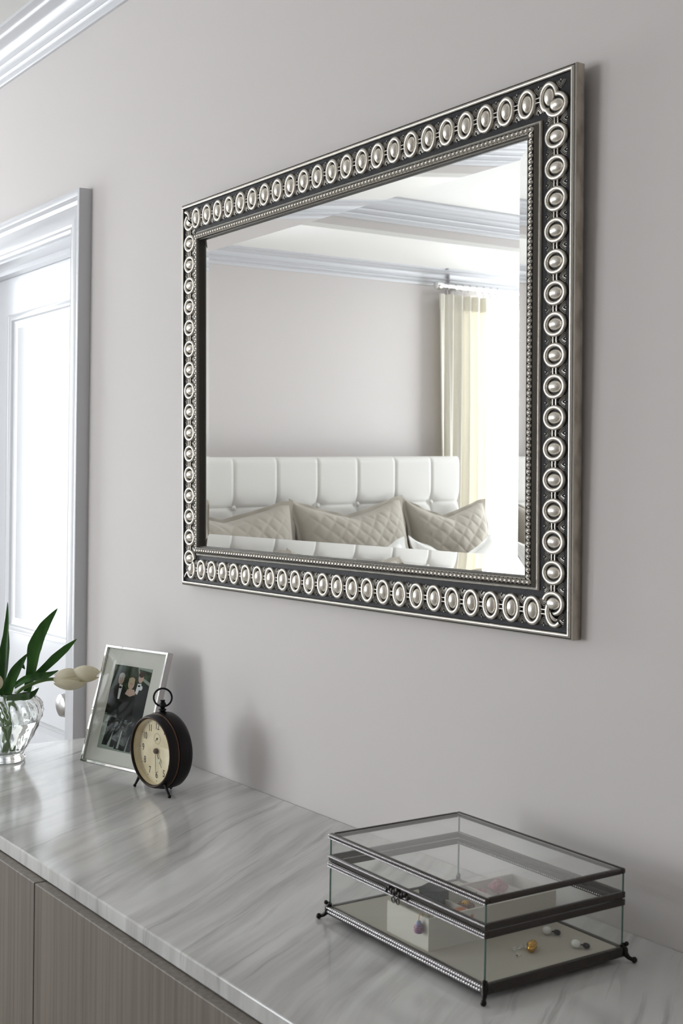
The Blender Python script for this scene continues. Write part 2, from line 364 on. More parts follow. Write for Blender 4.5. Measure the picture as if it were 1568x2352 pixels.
hd.obj('door_handle', M_NICKEL, door)['label'] = 'satin nickel knob on the white door'

# ------------------------------------------------------------------ silver mirror
AL = 0.01605
xL, xR, wT, wB = -0.8431, 0.1196, 0.4294, -0.2346       # centre lines of the oval rows
mir = thing('wall_mirror', 'large mirror in an ornate silver frame on the greige wall above the marble top', 'mirror', (0, -0.0235, 1.477), (AL, 0, 0))
# a point of the frame: u along, w up, d forward -> local (u,-d,w)
def rect(e, d): return [(xL+e, -d, wT-e), (xR-e, -d, wT-e), (xR-e, -d, wB+e), (xL+e, -d, wB+e)]
mm = lambda k: k/1000.0
PROF = [(-33, -17, 1), (-33, -3.2, 1), (-32.4, -2.0, 0), (-31.6, -1.8, 0), (-31.2, -3.0, 2), (-30.6, -3.0, 2), (-30.2, -1.2, 0), (-29, 0.2, 0), (-27.5, 0.6, 0), (-26, 0.1, 0), (-24.9, -1.4, 0), (-24.5, -3.6, 2),
        (26.3, -3.4, 2), (26.7, -0.8, 0), (27.6, 0.4, 0), (28.8, 0.6, 0), (29.6, 0.2, 2), (30.4, 0.4, 3), (31.2, 1.6, 3), (32.2, 4.2, 3), (33.2, 5.8, 3), (33.9, 6.2, 2), (41.0, 6.6, 2), (41.3, 8.0, 3), (41.8, 8.8, 3), (42.2, 8.8, 3), (42.9, 8.2, 3), (43.4, 4.0, 3), (45.2, 3.6, 4), (45.4, -4.2, 4)]
SIDES = [('top', 0, 1), ('right', 1, 2), ('bottom', 2, 3), ('left', 3, 0)]
for sname, i, jn in SIDES:
    q = MB(); q.sweep([(mm(e), mm(d)) for e, d, _ in PROF], lambda e, d: [rect(e, d)[i], rect(e, d)[jn]], [p[2] for p in PROF[1:]])
    q.obj('frame_rail', [M_SILVER, M_SILVERSIDE, M_DARK, M_GUN, M_GUNDARK], mir, smooth=50)
bk = MB(); bk.box((xL-0.026, 0.0172, wB-0.026), (xR+0.026, 0.0060, wT+0.026)); bk.obj('backing_board', M_BACK, mir, smooth=0)
g0, g1 = 0.0455, 0.0690
fl = MB(); R0, R1 = rect(g0, -0.0027), rect(g1, -0.0040)
fl.add(R1, [(0, 1, 2, 3)]); gl = fl.obj('mirror_glass', M_MIRROR, mir, smooth=0)
for i in range(4):
    k = (i+1) % 4; b_ = MB(); b_.add([R0[i], R0[k], R1[k], R1[i]], [(0, 1, 2, 3)]); b_.obj('bevelled_edge', M_MIRROR, mir, smooth=0)

def ellipse(a, b, n, d): return [(a*math.cos(2*PI*k/n), -d, b*math.sin(2*PI*k/n)) for k in range(n)]
# one medallion in run coordinates: local x = along the run, local z = across
P = 0.04
def medallion_mb(bars=True):
    q = MB(); n = 30; prof = [(-0.0028, 0.0032), (-0.0027, 0.0000), (-0.0018, -0.0010), (0.0, -0.0015), (0.0018, -0.0010), (0.0027, 0.0000), (0.0028, 0.0032)]
    vs = [((0.0136+e)*math.cos(2*PI*k/n), y, (0.0168+e)*math.sin(2*PI*k/n)) for e, y in prof for k in range(n)]
    q.add(vs, [(i*n+k, i*n+(k+1) % n, (i+1)*n+(k+1) % n, (i+1)*n+k) for i in range(len(prof)-1) for k in range(n)])
    if bars:
        for s in (-1, 1): q.tube([(0.0150, 0.0018, s*0.0031), (0.020, 0.0014, s*0.0027), (P-0.0150, 0.0018, s*0.0031)], 0.0010, 6, nrm=(0, -1, 0), flat=1.6)
    return q
def cabochon_mb():
    q = MB(); n, m_ = 24, 7; vs = []; fs = []
    for i in range(m_+1):
        t = (PI/2)*i/m_
        for k in range(n): a = 2*PI*k/n; vs.append((0.0081*math.cos(t)*math.cos(a), 0.0034-0.0075*math.sin(t), 0.0115*math.cos(t)*math.sin(a)))
    for i in range(m_):
        for k in range(n): fs.append((i*n+k, i*n+(k+1) % n, (i+1)*n+(k+1) % n, (i+1)*n+k))
    q.add(vs, fs); return q
def scroll_mb():
    q = MB()
    for s in (-1, 1):
        for k, (z0, hw, zt_) in enumerate(((0.0075, 0.0082, 0.0165), (0.0098, 0.0058, 0.0170), (0.0120, 0.0036, 0.0172))):
            pts = [(-hw, 0.0030, s*zt_), (-hw*0.62, 0.0024, s*(z0+(zt_-z0)*0.45)), (-hw*0.25, 0.0022, s*(z0+0.0008)), (0, 0.0022, s*z0), (hw*0.25, 0.0022, s*(z0+0.0008)), (hw*0.62, 0.0024, s*(z0+(zt_-z0)*0.45)), (hw, 0.0030, s*zt_)]
            q.tube(pts, 0.00042, 4)
        q.ball((0, 0.0026, s*0.0178), 0.0010, 6, 4, sc=(0.8, 1, 1.3)); q.ball((0, 0.0028, s*0.0054), 0.0006, 5, 3)
    return q
ME_MED = medallion_mb().mesh('medallion', M_SILVER, 60); ME_CAB = cabochon_mb().mesh('cabochon', M_SHINE, 60); ME_SCR = scroll_mb().mesh('leaf_scroll', M_SILVER, 60)
def clipped(me, Mx, side, name):
    """cut a copy of the mesh where the two mitred mouldings meet"""
    bm = bmesh.new(); bm.from_mesh(me); bm.transform(Mx); cut = False
    cx = {'L': xL-0.033, 'R': xR+0.033, 'T': wT+0.033, 'B': wB-0.033}
    cor = {0: (('L', 'T', (1, -1)), ('R', 'T', (-1, -1))), 1: (('R', 'T', (1, 1)), ('R', 'B', (1, -1))), 2: (('L', 'B', (1, 1)), ('R', 'B', (-1, 1))), 3: (('L', 'T', (-1, 1)), ('L', 'B', (-1, -1)))}
    keepn = {0: ((1, 1), (-1, 1)), 1: ((1, -1), (1, 1)), 2: ((1, -1), (-1, -1)), 3: ((-1, -1), (-1, 1))}[side]
    for (h_, v_, _), kn in zip(cor[side], keepn):
        co = Vector((cx[h_], 0, cx[v_])); no = Vector((kn[0], 0, kn[1])).normalized()
        n0 = len(bm.verts)
        r_ = bmesh.ops.bisect_plane(bm, geom=bm.verts[:]+bm.edges[:]+bm.faces[:], plane_co=co, plane_no=no, clear_inner=True, dist=1e-7)
        if len(bm.verts) != n0: cut = True
    if not bm.verts: bm.free(); return None
    if not cut: bm.free(); return 'whole'
    m2 = bpy.data.meshes.new(name); bm.to_mesh(m2); bm.free()
    for mt in me.materials: m2.materials.append(mt)
    return m2
RUNS = [(0, -0.8173, wT, -1, 24, 0.04015, 0.0), (2, -0.7977, wB, -1, 24, 0.04, 0.0), (3, xL, 0.3853, -1, 17, 0.04, PI/2), (1, xR, 0.3769, -1, 17, 0.04, PI/2)]
for side, u0, w0, k0, k1, pp, ry in RUNS:
    for k in range(k0, k1+1):
        if ry == 0: loc = Vector((u0+k*pp, 0, w0))
        else: loc = Vector((u0, 0, w0-k*pp))
        R_ = Euler((0, ry, 0)).to_matrix().to_4x4()
        parent = mir
        for nm, me, off in (('medallion', ME_MED, 0), ('cabochon', ME_CAB, 0), ('leaf_scroll', ME_SCR, pp/2)):
            lo = loc + (R_ @ Vector((off, 0, 0)))
            Mx = Matrix.Translation(lo) @ R_
            c_ = clipped(me, Mx, side, nm)
            if c_ is None: continue
            if c_ == 'whole': o = inst(nm, me, mir, lo, (0, ry, 0))
            else: o = inst(nm, c_, mir)
            if nm == 'medallion': parent = o
            if nm == 'cabochon' and parent is not mir:
                o.parent = parent
                if c_ == 'whole': o.location = (0, 0, 0); o.rotation_euler = (0, 0, 0)
                if c_ != 'whole' or parent.data is not ME_MED:
                    o.parent = mir; o.location = lo if c_ == 'whole' else (0, 0, 0); o.rotation_euler = (0, ry, 0) if c_ == 'whole' else (0, 0, 0)
        parent = mir
# pearl beading on the inner lip: pearl in a little scallop
bead = MB(); n, m_ = 10, 4; vs = []; fs = []
for i in range(m_+1):
    t = (PI/2)*i/m_
    for k in range(n): a = 2*PI*k/n; vs.append((0.0029*math.cos(t)*math.cos(a), -0.0030*math.sin(t), 0.0031*math.cos(t)*math.sin(a)))
for i in range(m_):
    for k in range(n): fs.append((i*n+k, i*n+(k+1) % n, (i+1)*n+(k+1) % n, (i+1)*n+k))
bead.add(vs, fs)
bead.tube([(0.0040*math.cos(a), -0.0008, 0.0042*math.sin(a)) for a in [math.radians(q) for q in (-20, 10, 40, 70, 90, 110, 140, 170, 200)]], 0.0007, 5)   # scallop opens away from the glass (+z = towards glass)
ME_BEAD = bead.mesh('bead', M_SILVER, 60)
spots = []
be = 0.037; bd = 0.0064; bl, br, bt, bb = xL+be, xR-be, wT-be, wB+be
nx = round((br-bl)/0.0085); nz = round((bt-bb)/0.0085)
for k in range(nx+1):
    u = bl+(br-bl)*k/nx; spots.append(((u, -bd, bt), PI)); spots.append(((u, -bd, bb), 0))
for k in range(1, nz):
    w = bb+(bt-bb)*k/nz; spots.append(((bl, -bd, w), PI/2)); spots.append(((br, -bd, w), -PI/2))
spots.sort(key=lambda s: -s[0][0])
for lo, a in spots[:300]: inst('bead', ME_BEAD, mir, lo, (0, a, 0))
rest = MB()
for lo, a in spots[300:]:
    Mx = Matrix.Translation(lo) @ Euler((0, a, 0)).to_matrix().to_4x4()
    rest.add([v.co for v in ME_BEAD.vertices], [tuple(p.vertices) for p in ME_BEAD.polygons], 0, Mx)
if spots[300:]: tag(rest.obj('beading', M_SILVER, mir, smooth=60, merge=False), kind='stuff')

# ------------------------------------------------------------------ dresser and marble top
dr = thing('dresser', 'long grey oak dresser with flat handleless doors under the marble top', 'dresser', (0, -0.25, 0))
q = MB(); q.box((-1.195, -0.235, 0.08), (1.5, 0.244, 0.838)); q.box((-1.15, -0.20, 0), (1.45, 0.22, 0.08)); q.obj('carcass', M_GAP, dr, smooth=0)
for k in range(5):
    xa = -1.6+0.6*k+0.0015; xb = xa+0.597
    xa = max(xa, -1.205); xb = min(xb, 1.5)
    q = MB(); q.box((xa, -0.255, 0.09), (xb, -0.2355, 0.8375)); q.obj('door', M_OAK, dr, smooth=0, bevel=0.0012)
q = MB(); q.box((-1.208, -0.235, 0.0), (-1.1955, 0.245, 0.838)); q.obj('side_panel', M_OAK, dr, smooth=0)
q = MB(); q.box((-1.21, -0.489, 0.8385), (1.52, -0.0005, 0.86))
tag(q.obj('marble_worktop', M_MARBLE, smooth=0, bevel=0.002), 'polished white marble slab with grey veins lying on the grey dresser', 'worktop')

# ------------------------------------------------------------------ glass jewellery box
TH = -0.0275; exv = V(math.cos(TH), math.sin(TH), 0); eyv = V(-math.sin(TH), math.cos(TH), 0)
Fp = V(0.2973, -0.2907, 0); A, B = 0.2945, 0.2075
cen = Fp - exv*A/2 + eyv*B/2
jb = thing('jewelry_box', 'glass jewellery box with dark metal edges and beaded front, beside the wall', 'jewelry box', (cen.x, cen.y, 0.86), (0, 0, TH))
hx, hy = A/2, B/2; zb, z1, z2, zt = 0.0178, 0.0656, 0.0816, 0.1086       # base top, seam bottom, seam top, lid top (above the marble)
q = MB(); q.box((-hx, -hy, 0.0075), (hx, hy, zb-0.004)); q.obj('base_plate', M_LEAD, jb, smooth=0, bevel=0.001)
q = MB(); q.box((-hx+0.004, -hy+0.004, zb-0.004), (hx-0.004, hy-0.004, zb-0.0012)); q.obj('velvet_base', M_CLOTHMAT, jb, smooth=0)['label'] = 'cream cloth floor of the glass box'
def strips(name, za, zc, out=0.0016, inn=0.003, mat_=M_LEAD, bev=0.0009):
    for (a, b) in (((-hx-out, -hy-out), (hx+out, -hy+inn)), ((-hx-out, hy-inn), (hx+out, hy+out)), ((-hx-out, -hy+inn), (-hx+inn, hy-inn)), ((hx-inn, -hy+inn), (hx+out, hy-inn))):
        q = MB(); q.box((a[0], a[1], za), (b[0], b[1], zc)); q.obj(name, mat_, jb, smooth=60, bevel=bev)
strips('base_strip', 0.0065, zb, 0.0022, 0.003)
strips('body_rim', z1, (z1+z2)/2-0.0006)
strips('lid_rim', (z1+z2)/2+0.0006, z2)
strips('lid_edge', zt-0.0068, zt, 0.0018, 0.0046, bev=0.0022)
def pane(a, b, mat_=M_PANE): q = MB(); q.box(a, b); return q.obj('pane', mat_, jb, smooth=0)
g = 0.0022
for za, zc in ((zb, z1), (z2, zt-0.0068)):
    pane((-hx, -hy, za), (hx, -hy+g, zc)); pane((-hx, hy-g, za), (hx, hy, zc)); pane((-hx, -hy+g+0.0002, za), (-hx+g, hy-g-0.0002, zc)); pane((hx-g, -hy+g+0.0002, za), (hx, hy-g-0.0002, zc))
pane((-hx+0.0045, -hy+0.0045, zt-0.003), (hx-0.0045, hy-0.0045, zt-0.0008))
for sx in (-1, 1):
    for sy in (-1, 1):
        for za, zc in ((zb, z1), (z2, zt-0.0068)):
            q = MB(); q.tube([(sx*(hx-0.0005), sy*(hy-0.0005), za), (sx*(hx-0.0005), sy*(hy-0.0005), zc)], 0.0011, 6); q.obj('glass_edge', M_GLASSEDGE, jb)
# beaded wires along the front
def beadrow(z, y, r, step, name='beaded_wire', n=8):
    r *= 1.25; y -= 0.0003 if y < 0 else 0
    q = MB(); k = int(A/step)
    for i in range(k+1): q.ball((-hx+A*i/k, y, z), r, n, 4, sc=(0.85, 1, 1))
    tag(q.obj(name, M_BEADMET, jb, smooth=60, merge=False), 'bright beaded wire along the front edge', kind='stuff')
beadrow(z1+0.0018, -hy-0.0022, 0.0011, 0.0028); beadrow(z2-0.0018, -hy-0.0020, 0.0010, 0.0026); beadrow(z1+0.0052, -hy-0.0020, 0.0012, 0.0034)
beadrow(zt-0.0058, -hy-0.0022, 0.0011, 0.0030); beadrow(zt-0.0018, -hy-0.0020, 0.0010, 0.0030); beadrow(zb-0.0025, -hy-0.0026, 0.0015, 0.0038); beadrow(zb-0.0068, -hy-0.0026, 0.0016, 0.0042); beadrow(z1+0.0030, hy-0.0040, 0.0008, 0.0034)
# scrolled corner feet with a knob
for sx in (-1, 1):
    for sy in (-1, 1):
        dx, dy = sx*0.7071, sy*0.7071; c0 = V(sx*hx, sy*hy, 0); o_ = V(dx, dy, 0); q = MB()
        q.tube([c0+V(0, 0, 0.021)-o_*0.001, c0+V(0, 0, 0.015)+o_*0.003, c0+V(0, 0, 0.010)+o_*0.003, c0+V(0, 0, 0.0058)+o_*0.007, c0+V(0, 0, 0.0034)+o_*0.012], [0.0030, 0.0034, 0.0038, 0.0026, 0.0022], 8)
        q.ball(c0+V(0, 0, 0.0036)+o_*0.0135, 0.0036, 10, 6); q.ball(c0+V(0, 0, 0.0215)+o_*0.0045, 0.0028, 8, 5); q.tube([c0+V(0, 0, 0.017), c0+V(0, 0, 0.021)+o_*0.004], 0.002, 6)
        q.obj('foot', M_BLACKMET, jb, smooth=60)
# clasp in the middle of the front
q = MB()
for i in range(9):
    t = (i-4)/4; q.ball((-0.004+t*0.020, -hy-0.0034, (z1+z2)/2+0.0016*math.cos(t*9)), 0.0036*(1-0.35*abs(t)), 8, 5, sc=(1, 0.6, 1.25))
q.obj('clasp', M_BLACKMET, jb, smooth=60)
cl = MB()
for s in (-1, 1): cl.tube([(-0.004+s*0.0042+0.0030*math.cos(a), -hy-0.0052, z1-0.0006+0.0034*math.sin(a)) for a in [2*PI*k/14 for k in range(14)]], 0.0007, 5, closed=True)
cl.obj('clasp_ring', M_BLACKMET, jb, smooth=60)
for s in (-0.5, 0.5):
    q = MB(); q.tube([(s*hx-0.012, hy+0.003, (z1+z2)/2), (s*hx+0.012, hy+0.003, (z1+z2)/2)], 0.0022, 8); q.obj('hinge', M_BLACKMET, jb, smooth=60)

# ivory tray with compartments standing in the glass box
ZV = 0.86+zb-0.0012
tr = thing('jewelry_tray', 'ivory card tray with small compartments standing inside the glass box', 'tray', (0.1535, -0.179, ZV), (0, 0, TH))
q = MB(); tx, ty, th_, w_ = 0.0393, 0.0985, 0.037, 0.003
q.box((-tx, -ty, 0), (tx, ty, 0.004))
q.box((-tx, -ty, 0.004), (-tx+w_, ty, th_)); q.box((tx-w_, -ty, 0.004), (tx, ty, th_)); q.box((-tx+w_, -ty, 0.004), (tx-w_, -ty+w_, th_)); q.box((-tx+w_, ty-w_, 0.004), (tx-w_, ty, th_))
q.obj('tray_body', M_WHITEBOX, tr, smooth=0)
for yy in (-0.035, 0.02):
    q = MB(); q.box((-tx+w_, yy-0.001, 0.004), (tx-w_, yy+0.001, th_-0.002)); q.obj('divider', M_WHITEBOX, tr, smooth=0)
for k in range(6):
    q = MB(); q.tube([(-tx+w_+0.001, 0.030+0.0115*k, 0.020), (tx-w_-0.001, 0.030+0.0115*k, 0.020)], 0.0055, 10); q.box((-tx+w_+0.001, 0.030+0.0115*k-0.005, 0.0041), (tx-w_-0.001, 0.030+0.0115*k+0.005, 0.02)); q.obj('ring_roll', M_WHITEBOX, tr, smooth=40)
q = MB(); q.box((-tx+w_+0.0005, -0.0335, 0.0041), (tx-w_-0.0005, 0.0185, 0.020)); q.obj('pad', M_CLOTHMAT, tr, smooth=0)
q = MB(); q.box((-tx+w_+0.0005, -ty+w_+0.0005, 0.0041), (tx-w_-0.0005, -0.0365, 0.024)); q.obj('pad', M_CLOTHMAT, tr, smooth=0)
TZ = lambda z: ZV+z
def gem(name, label, cat, loc, parts, rot=(0, 0, 0), group=None, size=1.0):
    t_ = thing(name, label, cat, loc, rot, group)
    for _, mb, _m in parts: mb.v = [tuple(c*size for c in p) for p in mb.v]
    for nm, mb, m_ in parts: mb.obj(nm, m_, t_, smooth=50)
    return t_
def flower(n, r, h): 
    q = MB()
    for k in range(n):
        a = 2*PI*k/n; q.ball((r*0.6*math.cos(a), r*0.6*math.sin(a), h), r*0.5, 8, 5, sc=(1, 1, 0.7))
    return q
M_PINK = mat('dusty_pink_resin', srgb('a86a70'), 0.45); M_ORANGE = mat('amber_resin', srgb('b5663a'), 0.4); M_BROWN = mat('brown_enamel', srgb('6a4534'), 0.4)
M_NAVY = mat('dark_blue_stone', srgb('23262e'), 0.12, bump=(700, 0.8)); M_GOLD = mat('yellow_gold', srgb('c99a45'), 0.25, 1.0); M_PEARL = mat('white_pearl', srgb('e7e6e0'), 0.2, coat=0.5)
M_CRYSTAL = glass_mat('clear_crystal', (1, 1, 1, 1), 1.6); M_STRIPE = mat('pink_blue_stripe', srgb('8d8fae'), 0.35); M_IVORY = mat('ivory_bead', srgb('cfc7b0'), 0.4)
fz = 0.024
b = MB(); b.box((-0.014, -0.011, 0), (0.014, 0.011, 0.020)); lid_ = MB(); lid_.box((-0.0145, -0.0115, 0.0201), (0.0145, 0.0115, 0.024))
st_ = MB(); [st_.ball((-0.009+0.006*i, -0.0116, 0.006+0.007*j_), 0.0014, 6, 4) for i in range(4) for j_ in range(2)]
gem('ring_box', 'small dark blue sparkling box in the near end of the ivory tray', 'box', (0.118+0.014, -0.222, TZ(fz+0.0002)), [('body', b, M_NAVY), ('lid', lid_, M_NAVY), ('stud', st_, M_CRYSTAL)], (0, 0, 0.35))
p1 = flower(6, 0.011, 0.004); c1 = MB(); c1.ball((0, 0, 0.006), 0.005, 8, 5)
gem('flower_brooch', 'brown flower brooch on the middle pad of the ivory tray', 'brooch', (0.150, -0.188, TZ(0.0205)), [('petals', p1, M_BROWN), ('centre', c1, M_GOLD)])
p2 = MB()
for k in range(3):
    for i in range(5):
        a = 2*PI*i/5+k*0.6; rr = 0.011*(1-0.28*k); p2.ball((rr*0.55*math.cos(a), rr*0.55*math.sin(a), 0.006+0.004*k), rr*0.62, 8, 5, sc=(1, 1, 0.8))
s2 = MB(); s2.tube([(0, 0, -0.002), (0, 0, 0.006)], 0.002, 6)
gem('rose_ring', 'dusty pink rose ring standing among the rolls of the ivory tray', 'ring', (0.143, -0.128, TZ(0.0285)), [('rose', p2, M_PINK), ('band', s2, M_GOLD)])
p3 = flower(5, 0.008, 0.004)
gem('pink_stud', 'small pink flower stud beside the rose ring', 'earring', (0.1365, -0.152, TZ(0.0275)), [('petals', p3, M_PINK)])
p4 = MB(); p4.ball((0, 0, 0.006), 0.0085, 10, 6, sc=(1.3, 1, 0.7)); p4.ball((0.010, 0.004, 0.005), 0.005, 8, 5); s4 = MB(); s4.tube([(0.012*math.cos(a), 0.012*math.sin(a), 0.002) for a in [2*PI*k/16 for k in range(16)]], 0.0012, 5, closed=True)
gem('amber_pendant', 'orange amber pendant near the open edge of the ivory tray', 'pendant', (0.178, -0.2185, TZ(fz+0.0002)), [('stone', p4, M_ORANGE), ('setting', s4, M_GOLD)])
p5 = MB()
for i in range(7): p5.ball((0.009*math.cos(i*0.9), 0.009*math.sin(i*0.9), 0.004), 0.0036, 8, 5)
gem('bead_bracelet', 'ivory bead bracelet curled on the near pad of the ivory tray', 'bracelet', (0.162, -0.246, TZ(fz+0.0002)), [('beads', p5, M_IVORY)])
# striped drop earring hanging over the tray edge
e1 = MB(); e1.lathe([(0.0, -0.026), (0.0055, -0.024), (0.0075, -0.019), (0.0065, -0.012), (0.0035, -0.006), (0.0, -0.003)], 12)
e2 = MB(); e2.tube([(0, 0, -0.003), (0, 0.0005, 0.003), (0, 0.003, 0.0052), (0, 0.0075, 0.0045), (0, 0.0080, 0.001)], 0.0007, 5)
e3 = MB()
for zz in (-0.022, -0.0185, -0.015, -0.0115): rr = 0.0078 if -0.02 < zz < -0.014 else 0.0068; e3.lathe([(rr-0.0006, zz-0.0007), (rr+0.0004, zz-0.0004), (rr+0.0004, zz+0.0004), (rr-0.0006, zz+0.0007)], 12)
gem('drop_earring', 'pink and blue striped drop earring hung over the near edge of the ivory tray', 'earring', (0.179, -0.2838, TZ(0.0365)), [('drop', e1, M_STRIPE), ('hook', e2, M_GOLD), ('stripe', e3, M_PINK)], size=0.72)
# loose pieces on the cloth
q = MB(); q.ball((0, 0, 0.005), 0.006, 10, 6, sc=(1.2, 0.9, 0.8)); q.ball((0.005, -0.006, 0.0045), 0.0052, 8, 5); q.ball((-0.004, 0.006, 0.0045), 0.0048, 8, 5); k2 = MB(); k2.ball((-0.0065, -0.003, 0.004), 0.003, 8, 5)
gem('gold_earring', 'golden cluster earring lying on the cream cloth of the glass box', 'earring', (0.2508, -0.1760, ZV+0.0002), [('cluster', q, M_GOLD), ('stone', k2, M_CRYSTAL)])
for nm, x, y, lab in (('c', 0.2425, -0.1957, 'tiny clear crystal stud farther from the gold earring'), ('c', 0.2565, -0.2038, 'tiny clear crystal stud nearest the front corner of the glass box'), ('c', 0.2409, -0.1830, 'tiny clear crystal stud right beside the gold earring')):
    q = MB(); q.ball((0, 0, 0.0026), 0.0026, 8, 5); k2 = MB(); k2.tube([(0, 0.002, 0.001), (0.004, 0.006, 0.001)], 0.0006, 5)
    gem('crystal_stud', lab, 'earring', (x, y, ZV+0.0002), [('stone', q, M_CRYSTAL), ('post', k2, M_CHROME)], (0, 0, random.random()*6), 'loose crystal studs in the glass box')
for x, y, lab in ((0.2246, -0.1258, 'white pearl earring with dark clip near the back of the glass box'), (0.2742, -0.1293, 'white pearl earring with dark clip near the short side of the glass box')):
    q = MB(); q.ball((0, 0, 0.0050), 0.0055, 10, 6, sc=(1.1, 1, 0.9)); k2 = MB(); k2.ball((0.0085, 0.008, 0.0035), 0.0040, 8, 5, sc=(1.3, 1, 0.8)); k2.tube([(0.002, 0.002, 0.004), (0.008, 0.008, 0.004)], 0.0009, 5)
    gem('pearl_earring', lab, 'earring', (x, y, ZV+0.0002), [('pearl', q, M_PEARL), ('clip', k2, M_BLACKMET)])

# ------------------------------------------------------------------ photo frame
FT, FWD, FLN, FH = 0.267, 0.1793, 0.2787, 0.2317
pf = thing('photo_frame', 'silver edged photo frame with a portrait of three people, leaning on its back stand', 'photo frame', (-1.0067, -0.1672, 0.8602), (-FLN, 0, FT))
# local x = width, z = up the leaning face, y = back
q = MB()
def fring(e, d): return [(e, d, e), (FWD-e, d, e), (FWD-e, d, FH-e), (e, d, FH-e), (e, d, e)]
q.sweep([(0.0, 0.013), (0.0, 0.0012), (0.0008, 0.0), (0.0048, 0.0), (0.0060, 0.0030), (0.0060, 0.004)], fring, [1, 1, 0, 0, 0]); q.obj('frame', [M_CHROME, M_NICKEL], pf, smooth=30)
q = MB(); q.box((0.0008, 0.0065, 0.0008), (FWD-0.0008, 0.0128, FH-0.0008)); q.obj('back_panel', M_BACK, pf, smooth=0)
q = MB(); q.box((0.0055, 0.0050, 0.0055), (FWD-0.0055, 0.0064, FH-0.0055)); q.obj('mat_board', M_MAT, pf, smooth=0)
q = MB(); q.box((0.0056, 0.0022, 0.0056), (FWD-0.0056, 0.0034, FH-0.0056)); q.obj('glass', M_FRAMEPANE, pf, smooth=0)
M_PH = [mat('print_foliage', srgb('1c2a16'), 0.6, spec=0.12, vary=((90, 90, 90), srgb('3c4b34'), 0.45, 0.7)), mat('print_black', srgb('0e0f10'), 0.6, spec=0.12), mat('print_skin', srgb('bda294'), 0.6, spec=0.12), mat('print_white', srgb('d9dcdc'), 0.6, spec=0.12), mat('print_grey_hair', srgb('b9b7b1'), 0.6, spec=0.12), mat('print_fair_hair', srgb('b8a98c'), 0.6, spec=0.12), mat('print_pavement', srgb('8d978c'), 0.6, spec=0.12), mat('print_dark_suit', srgb('26292b'), 0.6, spec=0.12), mat('print_brown_hair', srgb('3b2c22'), 0.6, spec=0.12)]
pw, ph_ = 0.598*FWD, 0.708*FH; px0, pz0 = 0.196*FWD, 0.137*FH
photo = MB(); photo.box((px0, 0.0046, pz0), (px0+pw, 0.00499, pz0+ph_), 0)
lay = [0.0046]
def poly(pts, mi):
    lay[0] -= 0.00002; photo.add([(px0+pw*min(1, max(0, a)), lay[0], pz0+ph_*(1-b)) for a, b in pts], [tuple(range(len(pts)))], mi)
def ell(cx_, cy_, rx_, ry_, mi, n=16): poly([(cx_+rx_*math.cos(2*PI*k/n), cy_+ry_*math.sin(2*PI*k/n)) for k in range(n)], mi)
poly([(0, .60), (1, .66), (1, 1), (0, 1)], 6)
poly([(0.62, 0), (1, 0), (1, .2), (.7, .12)], 6); poly([(0.66, 0.02), (1, 0.04), (1, .16), (.74, .10)], 0)
# man on the outer side
poly([(.14, .57), (.52, .57), (.50, .75), (.42, .965), (.31, .965), (.34, .76), (.24, .955), (.10, .955), (.13, .8)], 1)
poly([(.02, .33), (.10, .255), (.22, .225), (.33, .235), (.47, .30), (.52, .60), (.0, .58)], 1)
poly([(.225, .225), (.315, .232), (.30, .40), (.25, .40)], 3); ell(.262, .262, .045, .014, 1, 8)
ell(.245, .162, .078, .068, 2); ell(.25, .128, .080, .040, 4); ell(.205, .206, .014, .012, 4, 8)
# man on the inner side
poly([(.62, .60), (.98, .62), (.95, .80), (.88, .985), (.76, .985), (.78, .80), (.72, .985), (.60, .985)], 7)
poly([(.60, .25), (.72, .185), (.85, .185), (1, .23), (1, .64), (.62, .62)], 7)
poly([(.70, .19), (.80, .185), (.74, .32), (.68, .30)], 3); ell(.80, .235, .045, .03, 3, 10); ell(.745, .215, .035, .012, 1, 8)
ell(.755, .118, .068, .062, 2); ell(.755, .082, .070, .032, 8)
# woman between them
poly([(.42, .34), (.50, .31), (.64, .31), (.72, .36), (.74, .62), (.70, .98), (.44, .98), (.40, .62)], 1)
poly([(.42, .33), (.47, .27), (.64, .265), (.70, .32), (.56, .355)], 2); ell(.535, .20, .085, .072, 5); ell(.54, .212, .062, .060, 2); ell(.535, .155, .082, .030, 5)
poly([(.545, .76), (.57, .76), (.56, .97), (.50, .97)], 6)
for cx_, cy_, s_ in ((.245, .165, 1), (.755, .12, .9), (.54, .212, .85)):
    for d_ in (-1, 1): ell(cx_+d_*.024*s_, cy_-.010*s_, .009, .005, 8, 8)
    ell(cx_, cy_+.030*s_, .018*s_, .005, 5, 8)
photo.obj('photograph', M_PH, pf, smooth=0, merge=False)['label'] = 'colour print of a couple and a man in black evening dress'
es = MB(); es.add([(0.06, 0.013, 0.15), (0.12, 0.013, 0.15), (0.12, 0.016, 0.15), (0.06, 0.016, 0.15)], [(0, 1, 2, 3)])
# back stand: from 2/3 up the back down to the marble
zz = 0.15; foot_local_y = 0.013 + zz*math.tan(FLN)*1.35; 
fz_ = -foot_local_y*0 
es = MB()
topp = V(0, 0.0132, zz)
wy = 0.062; sy_, cy__ = math.sin(FLN), math.cos(FLN)
